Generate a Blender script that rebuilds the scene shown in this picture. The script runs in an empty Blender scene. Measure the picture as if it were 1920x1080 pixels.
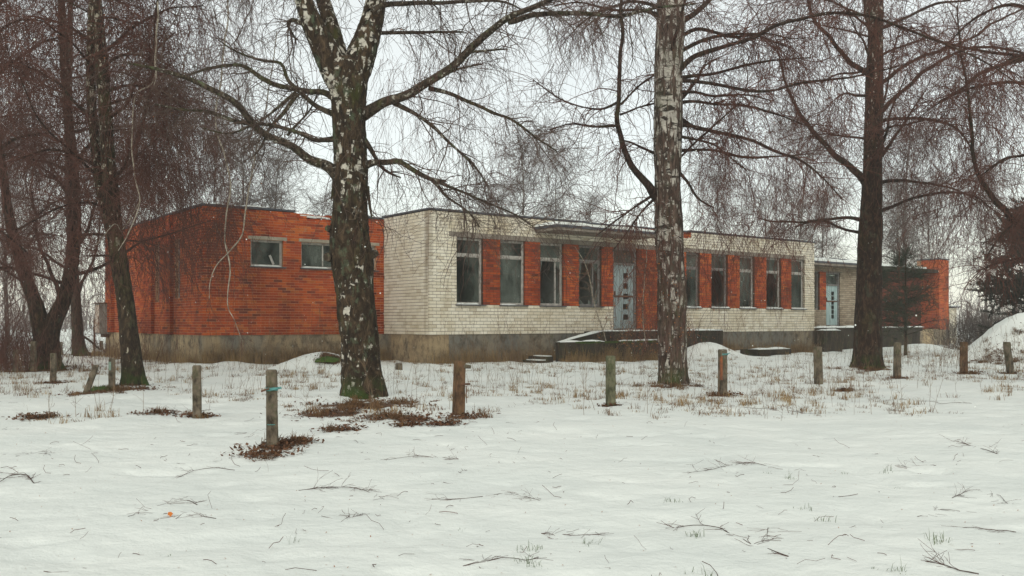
import bpy, math, random
import numpy as np
from mathutils import Vector, Matrix
random.seed(7)
RNG = np.random.default_rng(11)

# ------------------------------------------------------------------ camera, world, sun, exposure
SC = bpy.context.scene
FPX = 1718.75          # focal length in photo pixels (1920 wide)
HZ = 603.0             # horizon row in the photo
CAMZ = 1.6
cam_d = bpy.data.cameras.new("camera")
cam_d.sensor_width = 36.0
cam_d.lens = FPX / 1920 * 36.0
cam_d.shift_y = (HZ - 540.0) / 1920.0
cam_d.clip_start = 0.1
cam_d.clip_end = 3000
cam = bpy.data.objects.new("camera", cam_d)
SC.collection.objects.link(cam)
cam.location = (0, 0, CAMZ)
cam.rotation_euler = (math.radians(90), 0, 0)
SC.camera = cam

SUN_EL, SUN_AZ = math.radians(24), math.radians(188)
world = bpy.data.worlds.new("World")
SC.world = world
world.use_nodes = True
wn, wl = world.node_tree.nodes, world.node_tree.links
wn.clear()
w_out = wn.new("ShaderNodeOutputWorld")
sky = wn.new("ShaderNodeTexSky")
sky.sky_type = 'NISHITA'
sky.sun_disc = False
sky.sun_elevation = SUN_EL
sky.sun_rotation = SUN_AZ
bg_sky = wn.new("ShaderNodeBackground"); bg_sky.inputs[1].default_value = 0.05
wl.new(sky.outputs[0], bg_sky.inputs[0])
bg_cl = wn.new("ShaderNodeBackground"); bg_cl.inputs[1].default_value = 0.80     # the closed cloud deck
tc = wn.new("ShaderNodeTexCoord")
mp = wn.new("ShaderNodeMapping"); mp.inputs['Scale'].default_value = (1.0, 1.0, 3.0)
nz = wn.new("ShaderNodeTexNoise"); nz.inputs['Scale'].default_value = 1.6; nz.inputs['Detail'].default_value = 4
rp = wn.new("ShaderNodeValToRGB")
rp.color_ramp.elements[0].position = 0.25; rp.color_ramp.elements[0].color = (0.88, 0.88, 0.79, 1)
rp.color_ramp.elements[1].position = 0.8; rp.color_ramp.elements[1].color = (1.0, 0.99, 0.88, 1)
wl.new(tc.outputs['Generated'], mp.inputs[0]); wl.new(mp.outputs[0], nz.inputs['Vector'])
wl.new(nz.outputs['Fac'], rp.inputs[0]); wl.new(rp.outputs[0], bg_cl.inputs[0])
addw = wn.new("ShaderNodeAddShader")
wl.new(bg_sky.outputs[0], addw.inputs[0]); wl.new(bg_cl.outputs[0], addw.inputs[1])
wl.new(addw.outputs[0], w_out.inputs[0])

sun_d = bpy.data.lights.new("sun", 'SUN')
sun_d.energy = 1.3; sun_d.angle = math.radians(30); sun_d.color = (1.0, 0.96, 0.9)
sun = bpy.data.objects.new("sun", sun_d)
SC.collection.objects.link(sun)
_sd = Vector((math.sin(SUN_AZ) * math.cos(SUN_EL), math.cos(SUN_AZ) * math.cos(SUN_EL), math.sin(SUN_EL)))
sun.rotation_euler = (-_sd).to_track_quat('-Z', 'Y').to_euler()
sun.location = (0, -10, 20)

SC.view_settings.view_transform = 'Standard'
SC.view_settings.look = 'None'
SC.view_settings.exposure = 0.0
SC.view_settings.gamma = 1.0
SC.view_settings.use_curve_mapping = False
SC.render.engine = 'CYCLES'
SC.cycles.max_bounces = 5
SC.cycles.volume_bounces = 1
SC.cycles.caustics_reflective = False
SC.cycles.caustics_refractive = False

# ------------------------------------------------------------------ numpy helpers
def P(px, py, Y):
    return np.array([(px - 960.0) / FPX * Y, Y, CAMZ - (py - HZ) / FPX * Y])

def _hash(ix, iy, iz, s):
    h = (ix.astype(np.int64) * 374761393 + iy.astype(np.int64) * 668265263 + iz.astype(np.int64) * 2147483647 + s * 974634777) & 0xffffffff
    h = ((h ^ (h >> 13)) * 1274126177) & 0xffffffff
    h = ((h ^ (h >> 16)) * 2246822519) & 0xffffffff
    return ((h ^ (h >> 15)) & 0xffff) / 65535.0

def vnoise(p, s=0):
    p = np.asarray(p, float)
    i = np.floor(p).astype(np.int64); f = p - i
    f = f * f * (3 - 2 * f)
    r = 0
    for dx in (0, 1):
        wx = f[..., 0] if dx else 1 - f[..., 0]
        for dy in (0, 1):
            wy = f[..., 1] if dy else 1 - f[..., 1]
            for dz in (0, 1):
                wz = f[..., 2] if dz else 1 - f[..., 2]
                r = r + wx * wy * wz * _hash(i[..., 0] + dx, i[..., 1] + dy, i[..., 2] + dz, s)
    return r * 2 - 1

def fbm(p, oct=4, s=0):
    p = np.asarray(p, float); a = 1.0; r = 0; t = 0
    for k in range(oct):
        r = r + a * vnoise(p * (2.03 ** k) + 17.3 * k, s + k); t += a; a *= 0.5
    return r / t

def nrm(v):
    return v / np.maximum(np.linalg.norm(v, axis=-1, keepdims=True), 1e-9)

# ------------------------------------------------------------------ mesh builder
class MB:
    def __init__(self):
        self.v = []; self.f = {3: [], 4: []}; self.n = 0
    def add(self, v, f):
        v = np.asarray(v, float).reshape(-1, 3); f = np.asarray(f, np.int64)
        if len(f) == 0: return self
        self.v.append(v); self.f[f.shape[1]].append(f + self.n); self.n += len(v)
        return self
    def frame_box(self, O, A, B, C, a, b, c):
        """box spanning a=(a0,a1) along A, b along B, c along C from origin O"""
        O, A, B, C = (np.asarray(q, float) for q in (O, A, B, C))
        v = [O + A * a[i] + B * b[j] + C * c[k] for k in (0, 1) for j in (0, 1) for i in (0, 1)]
        f = [(0, 2, 3, 1), (4, 5, 7, 6), (0, 1, 5, 4), (2, 6, 7, 3), (0, 4, 6, 2), (1, 3, 7, 5)]
        return self.add(v, f)
    def tubes(self, pts, rad, sides=3, phase=0.0):
        """pts (N,K,3), rad (N,K) -> open tubes"""
        pts = np.asarray(pts, float); rad = np.asarray(rad, float)
        N, K, _ = pts.shape
        t = np.empty_like(pts)
        t[:, 1:-1] = pts[:, 2:] - pts[:, :-2]; t[:, 0] = pts[:, 1] - pts[:, 0]; t[:, -1] = pts[:, -1] - pts[:, -2]
        t = nrm(t)
        m = nrm(pts[:, -1] - pts[:, 0])
        ref = np.where(np.abs(m[:, 2:3]) > 0.7, np.array([[1.0, 0.31, 0.0]]), np.array([[0.0, 0.13, 1.0]]))
        u = nrm(np.cross(t, ref[:, None, :])); w = np.cross(t, u)
        a = np.arange(sides) / sides * 2 * math.pi + phase
        v = pts[:, :, None, :] + rad[:, :, None, None] * (u[:, :, None, :] * np.cos(a)[None, None, :, None] + w[:, :, None, :] * np.sin(a)[None, None, :, None])
        k = np.arange(K - 1)[:, None]; s = np.arange(sides)[None, :]; s2 = (s + 1) % sides
        q = np.stack([k * sides + s, k * sides + s2, (k + 1) * sides + s2, (k + 1) * sides + s], -1).reshape(-1, 4)
        f = (q[None] + (np.arange(N) * K * sides)[:, None, None]).reshape(-1, 4)
        return self.add(v, f)
    def mesh(self, name, off, smooth=False):
        V = np.concatenate(self.v) - np.asarray(off)[None]
        F3 = np.concatenate(self.f[3]) if self.f[3] else np.zeros((0, 3), np.int64)
        F4 = np.concatenate(self.f[4]) if self.f[4] else np.zeros((0, 4), np.int64)
        me = bpy.data.meshes.new(name)
        me.vertices.add(len(V)); me.vertices.foreach_set("co", V.astype(np.float32).ravel())
        li = np.concatenate([F3.ravel(), F4.ravel()]).astype(np.int32)
        me.loops.add(len(li)); me.loops.foreach_set("vertex_index", li)
        nf = len(F3) + len(F4)
        me.polygons.add(nf)
        st = np.concatenate([np.arange(len(F3)) * 3, len(F3) * 3 + np.arange(len(F4)) * 4]).astype(np.int32)
        me.polygons.foreach_set("loop_start", st)
        me.polygons.foreach_set("use_smooth", np.full(nf, bool(smooth)))
        me.update(calc_edges=True)
        return me
    def build(self, name, material, parent=None, loc=None, smooth=False):
        off = world_loc(parent) if parent is not None else (np.zeros(3) if loc is None else np.asarray(loc, float))
        me = self.mesh(name, off, smooth)
        me.materials.append(material)
        o = bpy.data.objects.new(name, me)
        SC.collection.objects.link(o)
        if parent is not None: o.parent = parent
        else: o.location = off
        return o

def world_loc(o):
    r = np.zeros(3)
    while o is not None:
        r += np.array(o.location); o = o.parent
    return r

def tag(o, label=None, cat=None, group=None, kind=None):
    if label: o['label'] = label
    if cat: o['category'] = cat
    if group: o['group'] = group
    if kind: o['kind'] = kind
    return o

def empty(name, loc, label, cat, group=None):
    o = bpy.data.objects.new(name, None)
    o.empty_display_size = 0.2
    SC.collection.objects.link(o); o.location = loc
    return tag(o, label, cat, group)

# ------------------------------------------------------------------ materials
def new_mat(name):
    m = bpy.data.materials.new(name); m.use_nodes = True
    nt = m.node_tree; nt.nodes.clear()
    out = nt.nodes.new("ShaderNodeOutputMaterial")
    b = nt.nodes.new("ShaderNodeBsdfPrincipled")
    nt.links.new(b.outputs[0], out.inputs[0])
    return m, nt, b
def N_(nt, t, **kw):
    n = nt.nodes.new(t)
    for k, v in kw.items():
        if k.startswith('i_'): n.inputs[k[2:].replace('_', ' ')].default_value = v
        else: setattr(n, k, v)
    return n
def noise(nt, scale, detail=3, rough=0.55, stretch=None, coord='Object', dist=0.0):
    tc = nt.nodes.new("ShaderNodeTexCoord")
    mpn = nt.nodes.new("ShaderNodeMapping")
    if stretch: mpn.inputs['Scale'].default_value = stretch
    nt.links.new(tc.outputs[coord], mpn.inputs[0])
    n = nt.nodes.new("ShaderNodeTexNoise")
    n.inputs['Scale'].default_value = scale; n.inputs['Detail'].default_value = detail
    n.inputs['Roughness'].default_value = rough; n.inputs['Distortion'].default_value = dist
    nt.links.new(mpn.outputs[0], n.inputs['Vector'])
    return n.outputs['Fac']
def ramp(nt, fac, stops, interp='LINEAR'):
    r = nt.nodes.new("ShaderNodeValToRGB"); cr = r.color_ramp; cr.interpolation = interp
    while len(cr.elements) < len(stops): cr.elements.new(0.5)
    for e, (p, c) in zip(cr.elements, stops):
        e.position = p
        e.color = (c, c, c, 1) if isinstance(c, (int, float)) else (*c, 1)
    nt.links.new(fac, r.inputs[0])
    return r.outputs[0]
def mix(nt, fac, a, b, mode='MIX'):
    m = nt.nodes.new("ShaderNodeMix"); m.data_type = 'RGBA'; m.blend_type = mode
    for sock, val in ((m.inputs[0], fac), (m.inputs[6], a), (m.inputs[7], b)):
        if hasattr(val, 'links') or isinstance(val, bpy.types.NodeSocket): nt.links.new(val, sock)
        elif isinstance(val, (int, float)): sock.default_value = val
        else: sock.default_value = (*val, 1)
    return m.outputs[2]
def bump(nt, b, h, strength=0.4, dist=0.02):
    n = nt.nodes.new("ShaderNodeBump"); n.inputs['Strength'].default_value = strength; n.inputs['Distance'].default_value = dist
    nt.links.new(h, n.inputs['Height']); nt.links.new(n.outputs[0], b.inputs['Normal'])
def setc(nt, b, c):
    if isinstance(c, bpy.types.NodeSocket): nt.links.new(c, b.inputs['Base Color'])
    else: b.inputs['Base Color'].default_value = (*c, 1)
def geo_z(nt):
    g = nt.nodes.new("ShaderNodeNewGeometry"); s = nt.nodes.new("ShaderNodeSeparateXYZ")
    nt.links.new(g.outputs['Position'], s.inputs[0]); return s.outputs['Z'], g
def maprange(nt, v, a, b, c=0.0, d=1.0):
    m = nt.nodes.new("ShaderNodeMapRange"); m.clamp = True
    for i, x in zip(range(1, 5), (a, b, c, d)): m.inputs[i].default_value = x
    nt.links.new(v, m.inputs[0]); return m.outputs[0]

def simple(name, c1, c2, scale=6, rough=0.85, bmp=0.3, bd=0.01, stretch=None, spec=0.3):
    m, nt, b = new_mat(name)
    f = noise(nt, scale, 5, 0.6, stretch)
    setc(nt, b, ramp(nt, f, [(0.3, c1), (0.7, c2)]))
    b.inputs['Roughness'].default_value = rough
    b.inputs['Specular IOR Level'].default_value = spec
    if bmp: bump(nt, b, noise(nt, scale * 5, 4, 0.6, stretch), bmp, bd)
    return m

def brick_mat(name, stops, stain, stain_amt, eff=None):
    m, nt, b = new_mat(name)
    g = nt.nodes.new("ShaderNodeNewGeometry"); oi = nt.nodes.new("ShaderNodeObjectInfo")
    ad = N_(nt, "ShaderNodeMath", operation='ADD'); nt.links.new(g.outputs['Random Per Island'], ad.inputs[0]); nt.links.new(oi.outputs['Random'], ad.inputs[1])
    fr = N_(nt, "ShaderNodeMath", operation='FRACT'); nt.links.new(ad.outputs[0], fr.inputs[0])
    col = ramp(nt, fr.outputs[0], stops)
    # world-position noise so that single bricks and the rest share the same weathering
    def wn_(scale, st, det=5):
        mpn = nt.nodes.new("ShaderNodeMapping"); mpn.inputs['Scale'].default_value = st
        nt.links.new(g.outputs['Position'], mpn.inputs[0])
        n = nt.nodes.new("ShaderNodeTexNoise"); n.inputs['Scale'].default_value = scale; n.inputs['Detail'].default_value = det; n.inputs['Roughness'].default_value = 0.65
        nt.links.new(mpn.outputs[0], n.inputs['Vector']); return n.outputs['Fac']
    big = ramp(nt, wn_(0.55, (1, 1, 0.55)), [(0.42, 0.0), (0.68, 1.0)])
    amt = N_(nt, "ShaderNodeMath", operation='MULTIPLY'); nt.links.new(big, amt.inputs[0]); amt.inputs[1].default_value = stain_amt
    col = mix(nt, amt.outputs[0], col, stain, 'MULTIPLY')
    # vertical run-off streaks
    st = ramp(nt, wn_(1.3, (2.2, 2.2, 0.12), 4), [(0.56, 0.0), (0.72, 1.0)])
    am2 = N_(nt, "ShaderNodeMath", operation='MULTIPLY'); nt.links.new(st, am2.inputs[0]); am2.inputs[1].default_value = stain_amt * 0.75
    col = mix(nt, am2.outputs[0], col, (0.45, 0.36, 0.24), 'MULTIPLY')
    if name == 'white_brick':      # brown run-off stain below the corner of the roof
        vd = N_(nt, "ShaderNodeVectorMath", operation='MULTIPLY'); nt.links.new(g.outputs['Position'], vd.inputs[0]); vd.inputs[1].default_value = (1, 1, 0)
        vs = N_(nt, "ShaderNodeVectorMath", operation='DISTANCE'); nt.links.new(vd.outputs[0], vs.inputs[0]); vs.inputs[1].default_value = (-3.20, 34.62, 0)
        sz = N_(nt, "ShaderNodeSeparateXYZ"); nt.links.new(g.outputs['Position'], sz.inputs[0])
        k1 = maprange(nt, vs.outputs['Value'], 0.08, 0.26, 0.85, 0.0); k2 = maprange(nt, sz.outputs['Z'], 2.4, 4.2, 0.0, 1.0)
        kk_ = N_(nt, "ShaderNodeMath", operation='MULTIPLY'); nt.links.new(k1, kk_.inputs[0]); nt.links.new(k2, kk_.inputs[1])
        k3 = N_(nt, "ShaderNodeMath", operation='MULTIPLY'); nt.links.new(kk_.outputs[0], k3.inputs[0]); nt.links.new(ramp(nt, wn_(1.0, (9, 9, 0.8), 4), [(0.3, 0.35), (0.6, 1.0)]), k3.inputs[1])
        col = mix(nt, k3.outputs[0], col, (0.16, 0.10, 0.05))
    if eff:
        e = ramp(nt, wn_(3.0, (1, 1, 1), 6), [(0.63, 0.0), (0.72, 0.55)])
        col = mix(nt, e, col, eff)
    fine = wn_(28, (1, 1, 1), 3)
    col = mix(nt, 0.35, col, ramp(nt, fine, [(0.3, 0.55), (0.7, 1.15)]), 'MULTIPLY')
    setc(nt, b, col); b.inputs['Roughness'].default_value = 0.9; b.inputs['Specular IOR Level'].default_value = 0.2
    bump(nt, b, fine, 0.5, 0.004)
    return m

M = {}
M['red_brick'] = brick_mat("red_brick", [(0.0, (0.17, 0.045, 0.025)), (0.07, (0.30, 0.052, 0.022)), (0.5, (0.44, 0.080, 0.023)), (0.85, (0.52, 0.115, 0.028)), (0.96, (0.52, 0.15, 0.036)), (1.0, (0.22, 0.05, 0.03))], (0.42, 0.36, 0.38), 0.9, (0.42, 0.27, 0.2))
M['shaded_red_brick'] = brick_mat("shaded_red_brick", [(0.0, (0.08, 0.022, 0.016)), (0.5, (0.17, 0.036, 0.02)), (1.0, (0.25, 0.055, 0.028))], (0.5, 0.45, 0.45), 0.8)  # red brick with the shade of the recess and young pines painted in
M['white_brick'] = brick_mat("white_brick", [(0.0, (0.62, 0.56, 0.43)), (0.25, (0.76, 0.71, 0.58)), (0.8, (0.83, 0.79, 0.67)), (1.0, (0.70, 0.64, 0.50))], (0.72, 0.64, 0.5), 0.5)
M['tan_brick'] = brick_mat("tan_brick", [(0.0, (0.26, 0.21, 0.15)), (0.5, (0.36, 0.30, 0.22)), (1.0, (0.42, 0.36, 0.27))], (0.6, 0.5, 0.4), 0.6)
M['red_mortar'] = simple("red_mortar", (0.42, 0.22, 0.13), (0.58, 0.34, 0.2), 8)
M['white_mortar'] = simple("white_mortar", (0.045, 0.035, 0.025), (0.10, 0.08, 0.055), 8)

def plinth_mat(cold=False):
    m, nt, b = new_mat("cold_plinth_concrete" if cold else "plinth_concrete")
    f = noise(nt, 0.8, 6, 0.65, (1, 1, 1.6)); c = ramp(nt, f, [(0.3, (0.16, 0.12, 0.08)), (0.5, (0.34, 0.26, 0.155)), (0.7, (0.46, 0.36, 0.22))])
    f2 = noise(nt, 0.35, 4, 0.6, (1, 1, 0.2)); c = mix(nt, ramp(nt, f2, [(0.48, 0.0), (0.6, 0.85)]), c, (0.155, 0.16, 0.145))
    if cold: c = mix(nt, ramp(nt, noise(nt, 0.5, 4, 0.6), [(0.36, 0.95), (0.62, 0.45)]), c, (0.15, 0.155, 0.14))
    f3 = noise(nt, 3.0, 5, 0.7, (1, 1, 0.6)); c = mix(nt, ramp(nt, f3, [(0.47, 0.0), (0.66, 0.85)]), c, (0.055, 0.045, 0.035))
    f4 = noise(nt, 1.7, 4, 0.7); c = mix(nt, ramp(nt, f4, [(0.62, 0.0), (0.72, 0.5)]), c, (0.05, 0.07, 0.025))
    setc(nt, b, c); b.inputs['Roughness'].default_value = 0.92; b.inputs['Specular IOR Level'].default_value = 0.2
    bump(nt, b, noise(nt, 14, 6, 0.65), 0.5, 0.012)
    return m
M['plinth'] = plinth_mat(); M['plinth_cold'] = plinth_mat(True)
def dark_conc(name, base, dk, moss=0.5, sc=1.0):
    m, nt, b = new_mat(name)
    c = ramp(nt, noise(nt, 1.6 * sc, 6, 0.7, (1, 1, 0.5)), [(0.35, dk), (0.68, base)])
    c = mix(nt, ramp(nt, noise(nt, 2.5 * sc ** .6, 5, 0.7), [(0.5, 0.0), (0.68, moss)]), c, (0.045, 0.06, 0.02))
    setc(nt, b, c); b.inputs['Roughness'].default_value = 0.95; b.inputs['Specular IOR Level'].default_value = 0.15
    bump(nt, b, noise(nt, 16, 5, 0.65), 0.5, 0.012)
    return m
M['dark_conc'] = dark_conc("terrace_concrete", (0.062, 0.05, 0.036), (0.018, 0.014, 0.012))
M['grey_conc'] = dark_conc("beam_concrete", (0.30, 0.265, 0.22), (0.17, 0.145, 0.12), 0.15)
M['post'] = dark_conc("post_concrete", (0.22, 0.18, 0.13), (0.025, 0.019, 0.014), 0.6, 5)
M['post_green'] = dark_conc("mossy_post_concrete", (0.20, 0.19, 0.12), (0.03, 0.033, 0.018), 0.9, 5)
M['post_brown'] = dark_conc("rusty_post_concrete", (0.21, 0.12, 0.065), (0.025, 0.014, 0.01), 0.35, 5)
M['lintel'] = simple("lintel_concrete", (0.25, 0.215, 0.16), (0.4, 0.36, 0.28), 3)
M['flash'] = simple("bitumen_flashing", (0.035, 0.038, 0.048), (0.085, 0.09, 0.105), 3, 0.7)
M['frame'] = simple("weathered_frame_paint", (0.22, 0.21, 0.19), (0.52, 0.50, 0.45), 7, 0.7)
M['greyframe'] = simple("grey_frame_wood", (0.10, 0.095, 0.09), (0.26, 0.25, 0.235), 7, 0.8)
M['sill'] = simple("sill_metal", (0.05, 0.05, 0.055), (0.12, 0.115, 0.115), 5, 0.6)
M['door'] = simple("pale_blue_door_paint", (0.19, 0.245, 0.25), (0.33, 0.40, 0.40), 2.2, 0.7, stretch=(4, 4, 0.6))
M['door2'] = simple("pale_teal_door_paint", (0.25, 0.36, 0.36), (0.42, 0.54, 0.52), 2.2, 0.7, stretch=(4, 4, 0.6))
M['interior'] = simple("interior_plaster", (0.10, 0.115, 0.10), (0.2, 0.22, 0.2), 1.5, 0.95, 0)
M['rust'] = simple("rusted_metal", (0.05, 0.028, 0.02), (0.16, 0.075, 0.04), 7, 0.8)
M['cabinet'] = simple("cabinet_grey_paint", (0.12, 0.115, 0.1), (0.24, 0.23, 0.2), 4, 0.7)
M['white_flake'] = simple("flaking_white_paint", (0.30, 0.15, 0.08), (0.62, 0.6, 0.54), 7, 0.8)
M['teal'] = simple("teal_strap_paint", (0.05, 0.15, 0.14), (0.10, 0.30, 0.29), 20, 0.6)
M['pale_green'] = simple('pale_green_paint', (0.10, 0.15, 0.12), (0.24, 0.32, 0.26), 14, 0.8)
M['orange_rust'] = simple("orange_rust_stain", (0.08, 0.04, 0.026), (0.26, 0.085, 0.03), 12, 0.9)
M['twig'] = simple("purple_brown_twig", (0.045, 0.017, 0.012), (0.115, 0.044, 0.030), 1.2, 0.8, 0)
M['twig_light'] = simple("brown_twig", (0.045, 0.028, 0.022), (0.10, 0.065, 0.05), 1.2, 0.8, 0)
M['twig_far'] = simple("far_twig", (0.075, 0.058, 0.052), (0.12, 0.095, 0.085), 0.6, 0.9, 0)
M['pale_twig'] = simple("pale_birch_branch", (0.12, 0.095, 0.07), (0.42, 0.38, 0.3), 9, 0.8, 0.2)
M['weed'] = simple("dead_weed_stem", (0.09, 0.055, 0.035), (0.22, 0.15, 0.09), 3, 0.9, 0)
M['dry_grass'] = simple("dry_grass", (0.14, 0.085, 0.04), (0.34, 0.23, 0.10), 2, 0.9, 0)
M['brown_grass'] = simple("wet_brown_grass", (0.07, 0.035, 0.018), (0.21, 0.115, 0.045), 4, 0.9, 0)
M['green_grass'] = simple("green_grass_blade", (0.04, 0.07, 0.02), (0.09, 0.13, 0.035), 5, 0.8, 0)
M['moss'] = simple("moss", (0.022, 0.05, 0.008), (0.07, 0.115, 0.018), 9, 0.95, 0.8)
M['needle'] = simple("dark_needles", (0.010, 0.013, 0.009), (0.026, 0.026, 0.016), 2, 0.8, 0)
M['needle_green'] = simple("dull_green_needles", (0.015, 0.026, 0.013), (0.042, 0.058, 0.03), 2, 0.8, 0)
M['conifer_wood'] = simple('conifer_wood', (0.02, 0.014, 0.01), (0.05, 0.035, 0.025), 4, 0.9, 0)
M['litter'] = simple('wet_leaf_litter', (0.04, 0.02, 0.012), (0.17, 0.075, 0.032), 7, 0.85, 0)
M['leaf'] = simple("dead_leaf", (0.22, 0.07, 0.025), (0.40, 0.17, 0.05), 3, 0.8, 0)
M['orange_leaf'] = simple("orange_leaf", (0.45, 0.12, 0.02), (0.6, 0.2, 0.03), 20, 0.7, 0)

def glass_mat():
    m = bpy.data.materials.new("dirty_window_glass"); m.use_nodes = True
    nt = m.node_tree; nt.nodes.clear()
    out = nt.nodes.new("ShaderNodeOutputMaterial")
    tr = N_(nt, "ShaderNodeBsdfTransparent"); tr.inputs[0].default_value = (0.55, 0.6, 0.57, 1)
    gl = N_(nt, "ShaderNodeBsdfGlossy"); gl.inputs['Color'].default_value = (0.8, 0.85, 0.83, 1); gl.inputs['Roughness'].default_value = 0.06
    di = N_(nt, "ShaderNodeBsdfDiffuse"); di.inputs[0].default_value = (0.2, 0.23, 0.2, 1)
    fr = N_(nt, "ShaderNodeFresnel"); fr.inputs[0].default_value = 1.5
    gg = N_(nt, "ShaderNodeNewGeometry"); iv = N_(nt, "ShaderNodeMath", operation='SUBTRACT'); iv.inputs[0].default_value = 1.0; nt.links.new(gg.outputs['Backfacing'], iv.inputs[1])
    ml = N_(nt, "ShaderNodeMath", operation='MULTIPLY'); nt.links.new(iv.outputs[0], ml.inputs[0]); nt.links.new(fr.outputs[0], ml.inputs[1])
    m1 = N_(nt, "ShaderNodeMixShader"); nt.links.new(ml.outputs[0], m1.inputs[0]); nt.links.new(tr.outputs[0], m1.inputs[1]); nt.links.new(gl.outputs[0], m1.inputs[2])
    d = ramp(nt, noise(nt, 1.3, 5, 0.6, (1, 1, 0.5)), [(0.38, 0.02), (0.68, 0.6)])
    m2 = N_(nt, "ShaderNodeMixShader"); nt.links.new(d, m2.inputs[0]); nt.links.new(m1.outputs[0], m2.inputs[1]); nt.links.new(di.outputs[0], m2.inputs[2])
    nt.links.new(m2.outputs[0], out.inputs[0])
    return m
M['glass'] = glass_mat()

def snow_mat(name, patches=False):
    m, nt, b = new_mat(name)
    c = ramp(nt, noise(nt, 0.6, 4, 0.5), [(0.3, (0.68, 0.72, 0.685)), (0.7, (0.78, 0.81, 0.765))])
    if patches:
        at = nt.nodes.new("ShaderNodeAttribute"); at.attribute_name = "bare"
        n1 = noise(nt, 2.6, 6, 0.7)
        ad = N_(nt, "ShaderNodeMath", operation='ADD'); nt.links.new(at.outputs['Fac'], ad.inputs[0]); nt.links.new(n1, ad.inputs[1])
        msk = ramp(nt, ad.outputs[0], [(0.92, 0.0), (1.0, 1.0)])
        soil = ramp(nt, noise(nt, 9, 5, 0.7), [(0.3, (0.035, 0.018, 0.01)), (0.6, (0.12, 0.06, 0.028)), (0.8, (0.22, 0.13, 0.06))])
        c = mix(nt, msk, c, soil)
    setc(nt, b, c)
    b.inputs['Roughness'].default_value = 0.75
    b.inputs['Specular IOR Level'].default_value = 0.25
    h1 = noise(nt, 2.2, 6, 0.6, (1, 1, 1)); h2 = noise(nt, 30, 4, 0.6)
    ad = N_(nt, "ShaderNodeMath", operation='MULTIPLY_ADD'); nt.links.new(h2, ad.inputs[0]); ad.inputs[1].default_value = 0.06; nt.links.new(h1, ad.inputs[2])
    bump(nt, b, ad.outputs[0], 0.55, 0.12)
    return m
M['snow'] = snow_mat("trodden_snow", True)
M['snow_cap'] = snow_mat("snow_cap")

def bark_mat(name, white, furrow, lich, moss, zlo, zhi, wlo, whi, lich_amt=0.5, vert=(9, 9, 2.0)):
    """birch bark: dark furrowed foot turning to white paper bark with dark cross-bands above zhi"""
    m, nt, b = new_mat(name)
    z, g = geo_z(nt)
    def wn_(scale, st, det=5, ro=0.65, dist=0):
        mpn = nt.nodes.new("ShaderNodeMapping"); mpn.inputs['Scale'].default_value = st
        nt.links.new(g.outputs['Position'], mpn.inputs[0])
        n = nt.nodes.new("ShaderNodeTexNoise"); n.inputs['Scale'].default_value = scale; n.inputs['Detail'].default_value = det
        n.inputs['Roughness'].default_value = ro; n.inputs['Distortion'].default_value = dist
        nt.links.new(mpn.outputs[0], n.inputs['Vector']); return n.outputs['Fac']
    fur = wn_(1.0, vert, 6, 0.7, 0.6)
    dark = ramp(nt, fur, [(0.34, (0.012, 0.009, 0.007)), (0.5, furrow), (0.7, tuple(q * 3.1 for q in furrow))])
    # vertical white flecks left between the furrows
    fl = wn_(1.0, (vert[0] * 1.1, vert[1] * 1.1, vert[2] * 1.2), 4, 0.55, 0.3)
    patch = wn_(1.1, (1, 1, 0.8), 4, 0.6)
    s1 = N_(nt, "ShaderNodeMath", operation='MULTIPLY_ADD'); nt.links.new(patch, s1.inputs[0]); s1.inputs[1].default_value = 0.55; nt.links.new(fl, s1.inputs[2])
    zr = maprange(nt, z, zlo, zhi, wlo, whi)
    s2 = N_(nt, "ShaderNodeMath", operation='ADD'); nt.links.new(s1.outputs[0], s2.inputs[0]); nt.links.new(zr, s2.inputs[1])
    wm = ramp(nt, s2.outputs[0], [(0.90, 0.0), (0.96, 1.0)])
    # dark horizontal lenticel bands on the white
    band = ramp(nt, wn_(1.0, (2.6, 2.6, 7.5), 5, 0.65, 0.8), [(0.50, 0.0), (0.57, 1.0)])
    wc = mix(nt, band, ramp(nt, wn_(6, (1, 1, 1)), [(0.3, tuple(q * 0.62 for q in white)), (0.65, white)]), (0.03, 0.024, 0.02))
    c = mix(nt, wm, dark, wc)
    lm = ramp(nt, wn_(4.5, (1, 1, 0.6), 5, 0.7), [(0.56, 0.0), (0.64, lich_amt)])
    c = mix(nt, lm, c, lich)
    lm2 = ramp(nt, wn_(1.4, (1, 1, 0.5), 5, 0.7), [(0.55, 0.0), (0.7, moss)])
    c = mix(nt, lm2, c, (0.055, 0.062, 0.014))
    foot = N_(nt, "ShaderNodeMath", operation='MULTIPLY'); nt.links.new(maprange(nt, z, 0.15, 0.55, 0.9, 0.0), foot.inputs[0])
    nt.links.new(ramp(nt, wn_(2.2, (1, 1, 1), 4), [(0.42, 0.0), (0.55, 1.0)]), foot.inputs[1])
    c = mix(nt, foot.outputs[0], c, (0.035, 0.06, 0.012))
    setc(nt, b, c); b.inputs['Roughness'].default_value = 0.9; b.inputs['Specular IOR Level'].default_value = 0.15
    bump(nt, b, fur, 1.0, 0.06)
    return m
M['bark1'] = bark_mat("old_birch_bark", (0.58, 0.55, 0.47), (0.034, 0.023, 0.014), (0.085, 0.115, 0.07), 0.85, 3.0, 8.0, -0.01, 0.10, 0.6, (9, 9, 4.2))
M['bark2'] = bark_mat("mid_birch_bark", (0.50, 0.47, 0.41), (0.066, 0.046, 0.036), (0.10, 0.105, 0.075), 0.4, 2.5, 8.5, 0.07, 0.145, 0.4, (11, 11, 2.2))
M['bark3'] = bark_mat("dark_birch_bark", (0.46, 0.41, 0.35), (0.030, 0.017, 0.011), (0.07, 0.075, 0.05), 0.25, 4.5, 11.0, -0.12, 0.06, 0.45, (12, 12, 4.0))
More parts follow.
